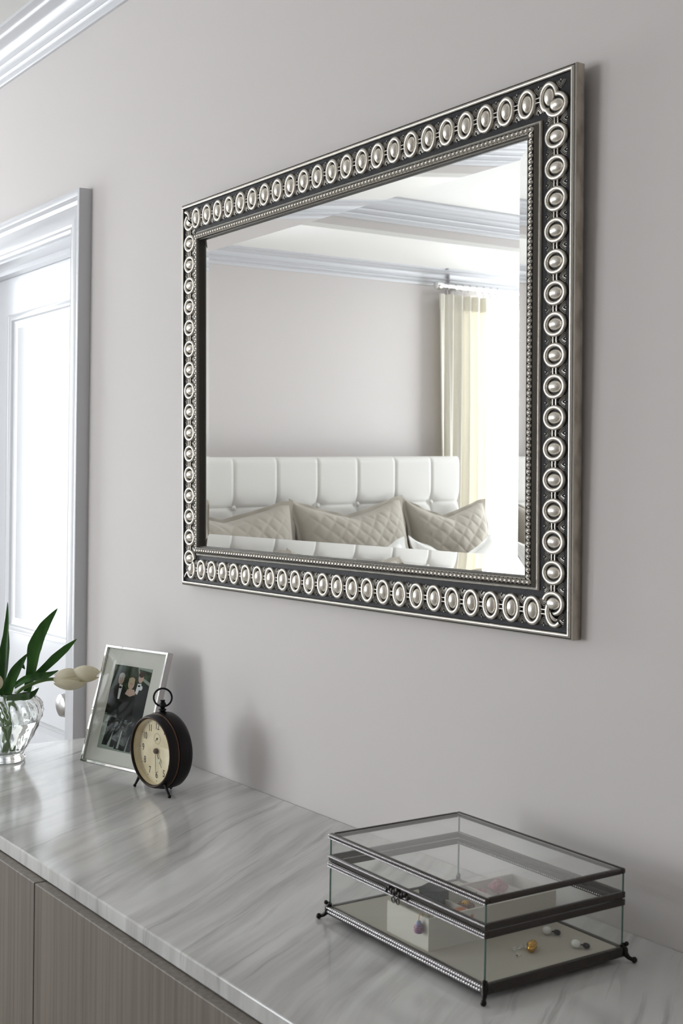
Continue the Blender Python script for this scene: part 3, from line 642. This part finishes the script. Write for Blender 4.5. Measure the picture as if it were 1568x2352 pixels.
# choose the foot so that it meets z=0 (world) : world_z = y*(-sin)+... local rotation about x by -FLN
foot_y = 0.075; foot_z = foot_y*math.tan(FLN)+0.001
for s in (0,):
    es.add([(0.055, topp.y, zz), (0.125, topp.y, zz), (0.118, foot_y, foot_z), (0.062, foot_y, foot_z), (0.055, topp.y+0.003, zz), (0.125, topp.y+0.003, zz), (0.118, foot_y+0.003, foot_z+0.001), (0.062, foot_y+0.003, foot_z+0.001)],
           [(0, 1, 2, 3), (4, 7, 6, 5), (0, 4, 5, 1), (1, 5, 6, 2), (2, 6, 7, 3), (3, 7, 4, 0)])
es.obj('easel_stand', M_BACK, pf, smooth=0)

# ------------------------------------------------------------------ alarm clock
CA = math.radians(7)
ck = thing('alarm_clock', 'round black vintage alarm clock with cream dial and top ring beside the photo frame', 'clock', (-0.703, -0.149, 0.86), (0, 0, CA))
CZ, CR = 0.0722, 0.0672
RX = Matrix.Translation((0, 0, CZ)) @ Matrix.Rotation(PI/2, 4, 'X')      # lathe axis z -> -y (front)
q = MB(); q.lathe([(0.0, -0.0245), (CR-0.012, -0.0245), (CR-0.004, -0.0225), (CR-0.0008, -0.018), (CR, -0.012), (CR, 0.004), (CR-0.001, 0.0055), (CR-0.005, 0.006), (CR-0.005, 0.0065)], 64, 0, RX); q.obj('case', M_CLOCK, ck, smooth=40)
q = MB(); q.lathe([(CR-0.005, 0.0065), (CR-0.0012, 0.0068), (CR-0.0012, 0.0085), (CR-0.0022, 0.0092)], 64, 0, RX); q.obj('case_band', M_CLOCKEDGE, ck, smooth=30)['label'] = 'rubbed brown edge round the case'
q = MB(); q.lathe([(CR-0.0022, 0.0092), (CR-0.0026, 0.0165), (CR-0.0048, 0.0222), (CR-0.0066, 0.0240), (CR-0.0080, 0.0242), (CR-0.0092, 0.0232), (CR-0.0094, 0.0070)], 64, 0, RX); q.obj('bezel', M_CLOCK, ck, smooth=40)
q = MB(); q.lathe([(CR-0.0064, 0.0239), (CR-0.0068, 0.02435), (CR-0.0074, 0.02435), (CR-0.0078, 0.0240)], 64, 0, RX); q.obj('bezel_lip', M_CLOCKEDGE, ck, smooth=40)
DR = CR-0.0096; DY = 0.0085
q = MB(); q.lathe([(0.0, DY), (DR-0.0012, DY), (DR-0.0002, DY+0.001), (DR, DY+0.0112)], 64, 0, RX); q.obj('dial', M_DIAL, ck, smooth=40)
def onface(x, z, d): return V(x, -(DY+d), CZ+z)
def text_mesh(s, size, x, z, d, sx=0.8, rotz=0.0):
    cu = bpy.data.curves.new('numeral', 'FONT'); cu.body = s; cu.size = size; cu.align_x = 'CENTER'; cu.align_y = 'CENTER'; cu.extrude = 0.00015; cu.offset = size*0.012; cu.resolution_u = 3
    o = bpy.data.objects.new('numeral', cu); COL.objects.link(o)
    dg = bpy.context.evaluated_depsgraph_get(); me = bpy.data.meshes.new_from_object(o.evaluated_get(dg))
    bpy.data.objects.remove(o); bpy.data.curves.remove(cu)
    me.transform(Matrix.Translation(onface(x, z, d)) @ Matrix.Rotation(PI/2, 4, 'X') @ Matrix.Rotation(rotz, 4, 'Z') @ Matrix.Diagonal((sx, 1.15, 1, 1)))
    return me
for k in range(1, 13):
    a = 2*PI*k/12; me = text_mesh(str(k), 0.0150, 0.0430*math.sin(a), 0.0430*math.cos(a), 0.0002); me.name = 'numeral'; me.materials.clear(); me.materials.append(M_INK)
    inst('numeral', me, ck)
q = MB()
for k in range(60):
    a = 2*PI*k/60; r_ = 0.0535
    if k % 5 == 0: q.ball(onface(r_*math.sin(a), r_*math.cos(a), 0.0002), 0.0011, 6, 4, sc=(1, 0.2, 1))
    else: q.ball(onface(r_*math.sin(a), r_*math.cos(a), 0.0002), 0.0004, 5, 3, sc=(1, 0.3, 1))
tag(q.obj('minute_track', M_INK, ck, smooth=0, merge=False), 'dotted minute ring printed on the dial')
q = MB(); q.tube([onface(0.0098*math.sin(2*PI*k/28), 0.0215+0.0098*math.cos(2*PI*k/28), 0.0001) for k in range(28)], 0.00018, 4, closed=True)
for k in range(12): a = 2*PI*k/12; q.ball(onface(0.008*math.sin(a), 0.0215+0.008*math.cos(a), 0.0001), 0.0006, 5, 3, sc=(1, 0.3, 1))
q.obj('alarm_dial', M_INK, ck, smooth=0, merge=False)
q = MB(); q.ball(onface(0, 0.0215, 0.001), 0.0018, 8, 5, sc=(1, 0.6, 1)); q.tube([onface(0, 0.0215, 0.0012), onface(-0.0045, 0.017, 0.0012)], 0.0004, 5); q.obj('alarm_hand', M_HUB, ck, smooth=50)
def hand(name, ang, ln_, w, d, pod):
    q = MB(); dx_, dz_ = math.sin(ang), math.cos(ang); nx_, nz_ = dz_, -dx_
    def pt(l, s, o=0): return onface(dx_*l+nx_*s, dz_*l+nz_*s, d+o)
    prof = [(0, w), (ln_*0.55, w), (ln_, w*0.3)]
    vs = [pt(l, s*ww, o) for l, ww in prof for s in (-1, 1) for o in (0, 0.0004)]
    fs = []
    for i in range(2):
        a_ = i*4; b2 = a_+4
        fs += [(a_+1, b2+1, b2+3, a_+3), (a_, a_+2, b2+2, b2), (a_, b2, b2+1, a_+1), (a_+2, a_+3, b2+3, b2+2)]
    fs += [(0, 1, 3, 2), (8, 10, 11, 9)]
    q.add(vs, fs); o = q.obj(name, M_INK, ck, smooth=0)
    if pod:
        p_ = MB(); p_.ball(pt(ln_*0.58, 0, 0.0006), 0.0021, 10, 5, sc=(1, 0.35, 1.7)); p_.obj('lume', M_LUME, o, smooth=60)
    return o
hand('hour_hand', math.radians(148), 0.032, 0.00075, 0.0022, True); hand('minute_hand', math.radians(178), 0.046, 0.0005, 0.0034, False)
q = MB(); q.lathe([(0.0, 0.0155), (0.003, 0.0150), (0.0047, 0.0135), (0.0049, DY+0.001), (0.0, DY+0.001)], 20, 0, RX); q.obj('hand_hub', M_HUB, ck, smooth=40)
q = MB(); q.lathe([(0.0, 0.0215), (0.03, 0.0212), (DR+0.0003, 0.0198)], 48, 0, RX); q.obj('crystal', M_PANE, ck, smooth=40)
for s in (-1, 1):
    a = math.radians(38)*s
    p0 = V(math.sin(a)*(CR-0.002), -0.0186, CZ-math.cos(a)*(CR-0.002)); p1 = V(s*0.0535, -0.0186, 0.0032)
    q = MB(); q.tube([p0, p0.lerp(p1, 0.55), p1], [0.0030, 0.0024, 0.0021], 10); q.ball(p1, 0.0032, 10, 6); q.obj('foot', M_IRON, ck, smooth=50)
q = MB(); q.tube([V(0, 0.019, 0.012), V(0, 0.022, 0.0028)], 0.0024, 8); q.ball(V(0, 0.022, 0.003), 0.003, 8, 5); q.obj('foot', M_IRON, ck, smooth=50)
zt_ = CZ+CR
q = MB(); q.lathe([(0.0, -0.002), (0.0075, -0.002), (0.0075, 0.0005), (0.0045, 0.0022), (0.0068, 0.0040), (0.0068, 0.0056), (0.0036, 0.0072), (0.0058, 0.0105), (0.0064, 0.0138), (0.0052, 0.0170), (0.0034, 0.0192), (0.0042, 0.0202), (0.0042, 0.0222), (0.0, 0.0226)], 20, 0, Matrix.Translation((0, 0.002, zt_)))
q.obj('finial', M_IRON, ck, smooth=40)
ra = math.radians(48); rc = V(0, 0.002, zt_+0.0262)
q = MB(); q.tube([rc+V(0.0160*math.sin(t)*math.cos(ra), 0.0160*math.sin(t)*math.sin(ra), 0.0160*math.cos(t)) for t in [2*PI*k/36 for k in range(36)]], 0.0017, 8, closed=True)
q.obj('ring', M_IRON, ck, smooth=60)
q = MB(); q.lathe([(0.0, 0), (0.006, 0), (0.006, 0.006), (0.0, 0.007)], 16, 0, Matrix.Translation((0.02, 0.0245, CZ)) @ Matrix.Rotation(-PI/2, 4, 'X')); q.obj('winding_knob', M_IRON, ck, smooth=40)

# ------------------------------------------------------------------ vase with white tulips
VX, VY = -1.0888, -0.2928
vs_ = thing('glass_vase', 'round ribbed clear glass vase holding white tulips', 'vase', (VX, VY, 0.8602))
NR = 22
def ribs(r, z, a, i): return r*(1+0.032*max(0, min(1, (z-0.018)/0.02))*max(0, min(1, (0.128-z)/0.02))*math.cos(NR*(a+z*6.0)))
outer = [(0.0, 0.0), (0.038, 0.0), (0.0435, 0.002), (0.0445, 0.007), (0.0425, 0.011), (0.0405, 0.014), (0.0425, 0.019), (0.050, 0.032), (0.0585, 0.048), (0.0670, 0.066), (0.0740, 0.085), (0.0768, 0.099), (0.0755, 0.110), (0.0700, 0.119), (0.0645, 0.123), (0.0630, 0.127), (0.0640, 0.133), (0.0655, 0.138)]
inner = [(0.0640, 0.1385), (0.0618, 0.133), (0.0608, 0.127), (0.0622, 0.121), (0.0672, 0.1165), (0.0725, 0.109), (0.0738, 0.099), (0.0710, 0.085), (0.0640, 0.066), (0.0555, 0.048), (0.047, 0.032), (0.0385, 0.020), (0.034, 0.0165), (0.0, 0.016)]
q = MB(); q.lathe(outer+inner, 208, 0, None, lambda r, z, a, i: ribs(r, z, a, i) if i < len(outer) else r); q.obj('vase_body', M_VASE, vs_, smooth=60)
q = MB(); wpf = [(0.0, 0.0165)]+[(r-0.0006, z) for r, z in inner[::-1][1:] if z < 0.08]+[(0.0672, 0.078), (0.0, 0.078)]
q.lathe(wpf, 64); tag(q.obj('water', M_WATER, None, (VX, VY, 0.8602), smooth=50), 'clear water standing in the ribbed glass vase', 'water', kind='stuff')

# bouquet frame: right = across the view of the room, back = towards the door
RV = V(0.585, 0.811, 0); BV = V(-0.811, 0.585, 0)
def pt(a, z, b=0.0): return RV*a + BV*b + V(0, 0, z)
def px(x, y, b=0.0): return pt((x-5)/1176.0, (1746-y)/1176.0, b)
def spline(pts, n):
    out = []; P_ = [pts[0]]+list(pts)+[pts[-1]]
    for i in range(1, len(P_)-2):
        for k in range(n):
            t = k/n; a, b, c_, d = P_[i-1], P_[i], P_[i+1], P_[i+2]
            out.append(0.5*((2*b)+(c_-a)*t+(2*a-5*b+4*c_-d)*t*t+(-a+3*b-3*c_+d)*t**3))
    out.append(pts[-1]); return out
def leaf(parent, pts, wid, fold=0.35, face=None):
    """pts: centre line, wid: half widths; a folded blade with thickness"""
    c_ = spline([Vector(p) for p in pts], 6); n = len(c_); q = MB(); face = Vector(face or -BV).normalized()
    top, bot = [], []; m_ = len(wid)-1
    for i, p in enumerate(c_):
        t = i/(n-1)*m_; k = min(int(t), m_-1); w = wid[k]+(wid[k+1]-wid[k])*(t-k)
        tg = (c_[min(i+1, n-1)]-c_[max(i-1, 0)]).normalized(); sd = tg.cross(face).normalized(); nn = sd.cross(tg)
        row = []
        for s in (-1, -0.6, 0, 0.6, 1): row.append(p+sd*(w*s)+nn*(fold*w*abs(s)**1.5))
        top += row; bot += [r_-nn*0.0007 for r_ in row]
    N = len(top); fs = []
    for i in range(n-1):
        for k in range(4):
            a = i*5+k; fs.append((a, a+1, a+6, a+5)); fs.append((N+a, N+a+5, N+a+6, N+a+1))
        fs.append((i*5, i*5+5, N+i*5+5, N+i*5)); fs.append((i*5+4, N+i*5+4, N+i*5+9, i*5+9))
    q.add(top+bot, fs); return q.obj('leaf', M_LEAF, parent, smooth=60)
def stem(parent, pts, r=0.0034): q = MB(); q.tube(spline([Vector(p) for p in pts], 6), r, 8); return q.obj('stem', M_STEM, parent, smooth=60)
def petal_mb(L, Wd, cup, open_):
    """petal standing along +z, hugging a cup of radius cup"""
    q = MB(); nu, nv = 8, 12
    def fn(u, v):
        ang = (u-0.5)*2; w = Wd*(math.sin(PI*min(1, v*0.93+0.05))**0.65); r_ = cup*(math.sin(PI*min(0.97, 0.12+v*0.80))**0.7)*(1+open_*v*v)
        th = ang*w/max(0.004, cup*1.05); return V(r_*math.sin(th)*1.0, -r_*math.cos(th), L*v)
    q.grid(fn, nu, nv)
    q.grid(lambda u, v: fn(u, v)*1.0+V(0, 0.0009*math.cos((u-0.5)*2), 0.0), nu, nv); return q
def tulip_head(parent, base, axis, L, cup, roll_=0.0, spread=(0, 0, 0, 0, 0, 0), lens=(1,)*6):
    z = Vector(axis).normalized(); x = z.cross(V(0, 0, 1)); x = x.normalized() if x.length > 0.01 else V(1, 0, 0); y = z.cross(x)
    Mb = Matrix((( x.x, y.x, z.x, base[0]), (x.y, y.y, z.y, base[1]), (x.z, y.z, z.z, base[2]), (0, 0, 0, 1)))
    for k in range(6):
        inn = k % 2; q = petal_mb(L*lens[k]*(0.97 if inn else 1), 0.021, cup*(0.86 if inn else 1), spread[k])
        o = q.obj('petal', M_PETAL, parent, smooth=60); o.matrix_local = Mb @ Matrix.Rotation(roll_+k*PI/3, 4, 'Z')
    q = MB(); q.ball((0, 0, 0.002), 0.006, 8, 5); o = q.obj('receptacle', M_PETALBASE, parent, smooth=60); o.matrix_local = Mb
def tulip(label): return thing('tulip', label, 'tulip', (VX, VY, 0.8602), group='white tulips in the glass vase')
mmx = lambda *w: [k/1176.0 for k in w]
t1 = tulip('white tulip leaning out over the marble towards the photo frame')
stem(t1, [pt(0.000, 0.020, 0.004), px(14, 1690), px(24, 1630, -0.004), px(42, 1588, -0.008), px(75, 1568, -0.01), px(105, 1558, -0.01), px(128, 1556, -0.01)])
leaf(t1, [px(35, 1575, -0.012), px(60, 1558, -0.016), px(85, 1551, -0.018), px(110, 1547, -0.018), px(136, 1535, -0.016)], mmx(6, 8.5, 9.5, 8, 0.3), 0.4, V(0, 0, 1)*0.55-BV)
leaf(t1, [px(60, 1566, 0.02), px(92, 1538, 0.026), px(115, 1515, 0.03), px(140, 1492, 0.034), px(164, 1470, 0.036)], mmx(5, 8.5, 10, 8, 0.2), 0.3)
leaf(t1, [px(20, 1602, -0.02), px(45, 1597, -0.022), px(66, 1594, -0.02), px(80, 1588, -0.018), px(92, 1575, -0.016)], mmx(5, 9, 10, 6, 0.2), 0.3)
tulip_head(t1, px(127, 1557, -0.01), pt(0.97, 0.05, -0.1), 0.064, 0.0215, 0.3, (0.0, 0.0, 0.0, 0.0, 0.0, 0.0), (0.85, 0.9, 1.0, 0.9, 0.85, 0.9))
qp = petal_mb(0.052, 0.026, 0.0165, 0.0); o = qp.obj('petal', M_PETAL, t1, smooth=60)
Mb2 = Matrix.Translation(px(168, 1543, -0.012)) @ Vector(pt(0.97, 0.02, -0.05)).to_track_quat('Z', 'Y').to_matrix().to_4x4(); o.matrix_local = Mb2
for k in (1, 2): o = qp.obj('petal', M_PETAL, t1, smooth=60); o.matrix_local = Mb2 @ Matrix.Rotation(k*2*PI/3, 4, 'Z')
t2 = tulip('white tulip with its open cup facing the room at the picture edge')
stem(t2, [pt(-0.012, 0.02, 0), px(-4, 1690, -0.01), px(0, 1620, -0.03), px(2, 1575, -0.045), px(3, 1560, -0.052)])
leaf(t2, [px(22, 1596, -0.02), px(31, 1565, -0.032), px(44, 1535, -0.036), px(58, 1513, -0.036), px(71, 1494, -0.034)], mmx(8, 12, 11.5, 7, 0.2), 0.3)
leaf(t2, [px(8, 1600, -0.01), px(8, 1550, -0.012), px(11, 1490, -0.012), px(15, 1430, -0.008), px(15, 1382, -0.004)], mmx(5, 9, 7.5, 5, 0.2), 0.4)
tulip_head(t2, px(4, 1558, -0.050), -BV*0.95+V(0, 0, 0.1)+RV*0.1, 0.034, 0.0165, 0.0, (0.15,)*6)
t3 = tulip('white tulip bending out past the picture edge with one broad leaf upright')
stem(t3, [pt(0.012, 0.02, 0.01), px(8, 1690, 0.02), px(0, 1610, 0.03), px(-30, 1540, 0.035), px(-60, 1500, 0.04), px(-75, 1480, 0.04)])
leaf(t3, [px(58, 1590, 0.01), px(67, 1530, 0.016), px(72, 1487, 0.02), px(92, 1440, 0.024), px(121, 1398, 0.028)], mmx(8, 12, 16.5, 12, 0.2), 0.25)
leaf(t3, [px(-4, 1598, 0.01), px(0, 1540, 0.014), px(4, 1490, 0.016), px(6, 1455, 0.018), px(8, 1440, 0.02)], mmx(6, 12, 11, 6, 0.2), 0.3)
leaf(t3, [px(16, 1585, 0.03), px(20, 1556, 0.036), px(24, 1540, 0.04), px(32, 1533, 0.045), px(40, 1545, 0.05)], mmx(5, 8, 9, 7, 0.3), 0.2)
tulip_head(t3, px(-75, 1480, 0.04), pt(-0.6, 0.7, 0.1), 0.055, 0.0175, 0.2)
t4 = tulip('white tulip drooping on the far side of the bouquet')
stem(t4, [pt(0.006, 0.02, -0.01), px(12, 1690, 0.0), px(-10, 1610, 0.0), px(-50, 1570, 0.0), px(-80, 1560, 0.0)])
leaf(t4, [px(-6, 1600, -0.01), px(-25, 1550, -0.014), px(-45, 1500, -0.016), px(-60, 1460, -0.012), px(-80, 1430, -0.01)], mmx(6, 12, 12, 8, 0.2), 0.3)
tulip_head(t4, px(-80, 1560, 0.0), pt(-0.95, -0.1, 0.1), 0.055, 0.0175, 0.1)

# ------------------------------------------------------------------ bed (seen in the mirror)
bed = thing('bed', 'upholstered bed with tall tufted pale grey headboard, seen in the mirror', 'bed', (-2.92, -2.36, 0))
HB0, HB1, HT = -3.41+2.41, -1.41+2.41, 1.49
q = MB(); q.box((-1.035, HB0+0.03, 0.1), (-0.985, HB1-0.03, HT-0.03)); hbo = q.obj('headboard', M_LINEN, bed, smooth=0, bevel=0.01)
cols = [HB0, -0.78]+[-0.78+0.248*k for k in range(1, 7)]+[HB1]
cols = [HB0, -0.788, -0.544, -0.300, -0.052, 0.190, 0.436, 0.682, HB1]
rowz = [HT, 1.247, 1.0, 0.755, 0.5]
def cushion(y0_, y1_, z0_, z1_, et, el, er):
    q = MB(); nu, nv = 36, 36
    def fn(u, v):
        w_, h_ = y1_-y0_, z1_-z0_; y = y0_+w_*u; z = z0_+h_*v
        rnd = lambda d, r: (1-(1-min(1, max(0, d)/r))**2)**0.5
        f = 1.0
        if et: f *= 0.1+0.9*rnd((1-v)*h_, 0.035)
        if el: f *= 0.1+0.9*rnd(u*w_, 0.030)
        if er: f *= 0.1+0.9*rnd((1-u)*w_, 0.030)
        groove = 0.0
        for d in (u*w_ if not el else 9, (1-u)*w_ if not er else 9): groove = max(groove, 0.007*math.exp(-(d/0.007)**2))
        for d in (v*h_, (1-v)*h_ if not et else 9): groove = max(groove, 0.006*math.exp(-(d/0.008)**2))
        cr = min([math.hypot(a_, b_) for a_ in (u*w_, (1-u)*w_) for b_ in ((v*h_,) if et else (v*h_, (1-v)*h_))])
        pull = 0.016*math.exp(-(cr/0.035)**2)+0.004*math.exp(-(cr/0.09)**2)
        return V(-0.985+0.040*f-groove-pull, y, z)
    q.grid(fn, nu, nv); return q
for i in range(8):
    for j_ in range(3):
        q = cushion(cols[i], cols[i+1], rowz[j_+1], rowz[j_], j_ == 0, i == 0, i == 7); q.obj('tufted_panel', M_LINEN, hbo, smooth=80)
for i in range(1, 8):
    for j_ in (1, 2):
        q = MB(); q.ball((-0.955, cols[i], rowz[j_]), 0.012, 10, 6, sc=(0.5, 1, 1)); q.obj('tuft_button', M_LINEN, hbo, smooth=60)
q = MB(); q.box((-0.98, -0.97, 0.12), (1.1, 0.97, 0.36)); q.obj('bed_base', M_LINEN, bed, smooth=0, bevel=0.02)
q = MB(); q.box((-0.93, -0.95, 0.36), (1.08, 0.95, 0.68)); q.obj('mattress', M_WHITECLOTH, bed, smooth=0, bevel=0.05)
for sx in (-0.85, 1.0):
    for sy in (-0.85, 0.85): q = MB(); q.tube([(sx, sy, 0), (sx, sy, 0.12)], [0.025, 0.03], 10); q.obj('leg', M_OAK, bed)
def cloth_top(name, label, cat, x0, x1, y0_, y1_, z, th__, seed, m_):
    rnd = random.Random(seed); ph = [rnd.random()*6 for _ in range(6)]; q = MB(); nu, nv = 40, 40
    def fn(u, v, o=0):
        x = x0+(x1-x0)*u; y = y0_+(y1_-y0_)*v; e = min(u*6, (1-u)*6, v*6, (1-v)*6, 1)
        wz = 0.018*math.sin(7*u+ph[0]+3*math.sin(4*v))*math.sin(5*v+ph[1])+0.010*math.sin(19*u+ph[2]+2*v)*math.sin(15*v+ph[3])
        return V(x, y, z+o*(e**0.5)*th__+ (wz*e if o else 0))
    q.grid(lambda u, v: fn(u, v, 1), nu, nv); q.grid(lambda u, v: fn(u, v, 0), nu, nv)
    return tag(q.obj(name, m_, smooth=80), label, cat)
cloth_top('duvet', 'white cotton duvet spread over the mattress', 'duvet', -3.18, -1.80, -3.35, -1.37, 0.682, 0.10, 3, M_WHITECLOTH)

def pillow(name, label, cat, w, h_, th__, loc, rot, m_, flange=0.0, dip=0.0, quilt=0.0, group=None, pk=(0.0, 0.0)):
    """upright pillow: local x across, z up, y thickness"""
    root = thing(name, label, cat, loc, rot, group); nu, nv = (120, 104) if quilt else (48, 40)
    def shape(u, v, s):
        a, b = (u-0.5)*2, (v-0.5)*2
        px_ = a*w/2*(1-0.06*(1-abs(b)**1.5)*abs(a)**2); pz_ = b*h_/2*(1-0.05*(1-abs(a)**1.5)*abs(b)**2)
        t = max(0.0, (1-abs(a)**2.6))*max(0.0, (1-abs(b)**2.6)); th = th__/2*t**0.55
        if b > -0.2: pz_ -= dip*max(0.0, 1-abs(a-0.08)/0.92)**0.95*((b+0.2)/1.2)**1.6
        if b > 0: pz_ += (pk[0] if a < 0 else pk[1])*b*b*abs(a)**3
        qv = 0
        if quilt:
            g1 = (px_+pz_)/quilt; g2 = (px_-pz_)/quilt
            d1 = abs((g1+0.5) % 1-0.5)*quilt; d2 = abs((g2+0.5) % 1-0.5)*quilt; qv = 0.007*(1-math.exp(-(min(d1, d2)/0.014)**1.2))*min(1, t*3)
        wr = 0.006*math.sin(9*a+4*b)*math.sin(6*b+2*a)*t
        return V(px_, s*(th+qv*0.8+wr+0.0012), pz_)
    q = MB(); q.grid(lambda u, v: shape(u, v, -1), nu, nv); q.grid(lambda u, v: shape(u, v, 1), nu, nv); q.obj('cushion_body', m_, root, smooth=80)
    if flange:
        fr_ = MB(); rim = []
        N = 40
        edge = [(k/N, 0) for k in range(N)]+[(1, k/N) for k in range(N)]+[(1-k/N, 1) for k in range(N)]+[(0, 1-k/N) for k in range(N)]
        inn = [shape(u, v, 0) for u, v in edge]; out = []
        for (u, v), p in zip(edge, inn):
            a, b = (u-0.5)*2, (v-0.5)*2; k = math.sin(u*31+v*23)
            ox = flange*max(-1, min(1, a*1.0)) if abs(a) > 0.98 else flange*a*0.9; oz = flange*b if abs(b) > 0.98 else flange*b*0.9
            out.append(p+V(ox, 0.006*k, oz))
        M_ = len(edge); ins = [V(p.x*0.97, p.y, p.z*0.97) for p in inn]
        vs2 = [p+V(0, -0.002, 0) for p in ins]+[p+V(0, -0.002, 0) for p in out]+[p+V(0, 0.002, 0) for p in out]+[p+V(0, 0.002, 0) for p in ins]
        fs2 = []
        for L_ in range(3):
            for k in range(M_): k2_ = (k+1) % M_; fs2.append((L_*M_+k, L_*M_+k2_, (L_+1)*M_+k2_, (L_+1)*M_+k))
        fr_.add(vs2, fs2); fr_.obj('flange', m_, root, smooth=50)
    return root
LN = math.radians(-14)
# rotation: face looks to +x (into the room); local x -> world y
def place_p(y, x, z, lean, yaw_=0.0): return ((x, y, z), (lean, 0, PI/2+yaw_))
GP = 'quilted shams against the headboard'
for lab, y, z, w, yw, rl, pk in (('taupe quilted pillow at the middle of the bed, between the other two', -2.555, 0.985, 0.69, -0.05, 0.0, (0.01, 0.01)),
                           ('taupe quilted pillow at the mirror edge away from the window', -1.83, 0.985, 0.70, 0.06, 0.0, (0.0, 0.03)),
                           ('taupe quilted pillow at the window end of the headboard', -3.18, 0.965, 0.50, 0.10, 0.0, (0.0, 0.03))):
    loc, rot = place_p(y, -3.74, z, LN, yw)
    pillow('quilted_pillow', lab, 'pillow', w, 0.56, 0.24, loc, rot, M_SHAM, 0.020, 0.068, 0.085, GP, pk)
for lab, y, z, w, x, yw in (('white pillow with a raised corner in front of the middle quilted pillow', -2.37, 0.865, 0.56, -3.42, 0.05), ('white pillow lying in front of the quilted pillow by the window', -3.03, 0.87, 0.56, -3.42, -0.06), ('white pillow in front of the quilted pillow at the mirror edge', -1.74, 0.86, 0.6, -3.45, 0.0)):
    loc, rot = place_p(y, x, z, math.radians(-30), yw)
    pillow('white_pillow', lab, 'pillow', w, 0.40, 0.20, loc, rot, M_WHITECLOTH, 0.03, 0.10, 0, 'white pillows in front of the shams', (0.03, 0.03))

# ------------------------------------------------------------------ curtain and rod (seen in the mirror)
cu_ = thing('curtain', 'cream pleated curtain hanging from a rod beside the bed, seen in the mirror', 'curtain', (-3.985, -3.50, 0))
q = MB(); nu, nv = 90, 24
def cfold(u, v, o=0):
    z = 0.02+(2.375-0.02)*v; wtop = 0.36; s = 1-0.18*(1-v)
    y = 0.19-u*wtop*s - 0.012*math.sin(6*v+u*5)*(1-v)
    x = (0.022*math.sin(u*2*PI*5.5+0.6*math.sin(3*v))+0.007*math.sin(u*2*PI*12+2*v))*(1-0.25*v)+o*0.0016
    return V(x, y, z)
q.grid(cfold, nu, nv); q.grid(lambda u, v: cfold(u, v, 1), nu, nv); q.obj('cloth', M_CURT, cu_, smooth=80)
q = MB(); q.grid(lambda u, v: cfold(u, 1-0.035*v, 0)+V(0.003, 0, 0.004), nu, 2); q.grid(lambda u, v: cfold(u, 1-0.035*v, 0)+V(-0.003, 0, 0.004), nu, 2); q.obj('heading_tape', M_CURT, cu_, smooth=80)
rd = thing('curtain_rod', 'polished metal curtain rod with finial and rings, seen in the mirror', 'curtain rod', (-3.985, -3.94, 2.425))
q = MB(); q.tube([(0, 0.60, 0), (0, -0.9, 0)], 0.013, 14); q.obj('rod', M_CHROME, rd, smooth=50)
q = MB(); q.lathe([(0.0, 0), (0.014, 0), (0.022, 0.006), (0.024, 0.022), (0.022, 0.046), (0.016, 0.052), (0.0, 0.053)], 20, 0, Matrix.Translation((0, 0.655, 0)) @ Matrix.Rotation(PI/2, 4, 'X')); q.obj('finial', M_CHROME, rd, smooth=40)
for k in range(8):
    y = 0.565-0.052*k if k else 0.57
    q = MB(); q.tube([(0.019*math.cos(a), y, 0.019*math.sin(a)-0.004) for a in [2*PI*i/20 for i in range(20)]], 0.0022, 6, closed=True); o = q.obj('curtain_ring', M_CHROME, rd, smooth=60)
    q = MB(); q.tube([(0, y, -0.023), (0, y, -0.05)], 0.0018, 6); q.obj('clip', M_CHROME, o, smooth=60)
for y in (0.50, -0.8):
    q = MB(); q.tube([(-0.064 if y > 0 else -0.043, y, -0.01), (-0.02, y, -0.012), (0, y, -0.014)], 0.007, 8); q.lathe([(0.0, 0), (0.025, 0), (0.025, 0.006), (0.0, 0.006)], 18, 0, Matrix.Translation((-0.0645 if y > 0 else -0.0445, y, -0.01)) @ Matrix.Rotation(PI/2, 4, 'Y')); q.obj('bracket', M_CHROME, rd, smooth=40)
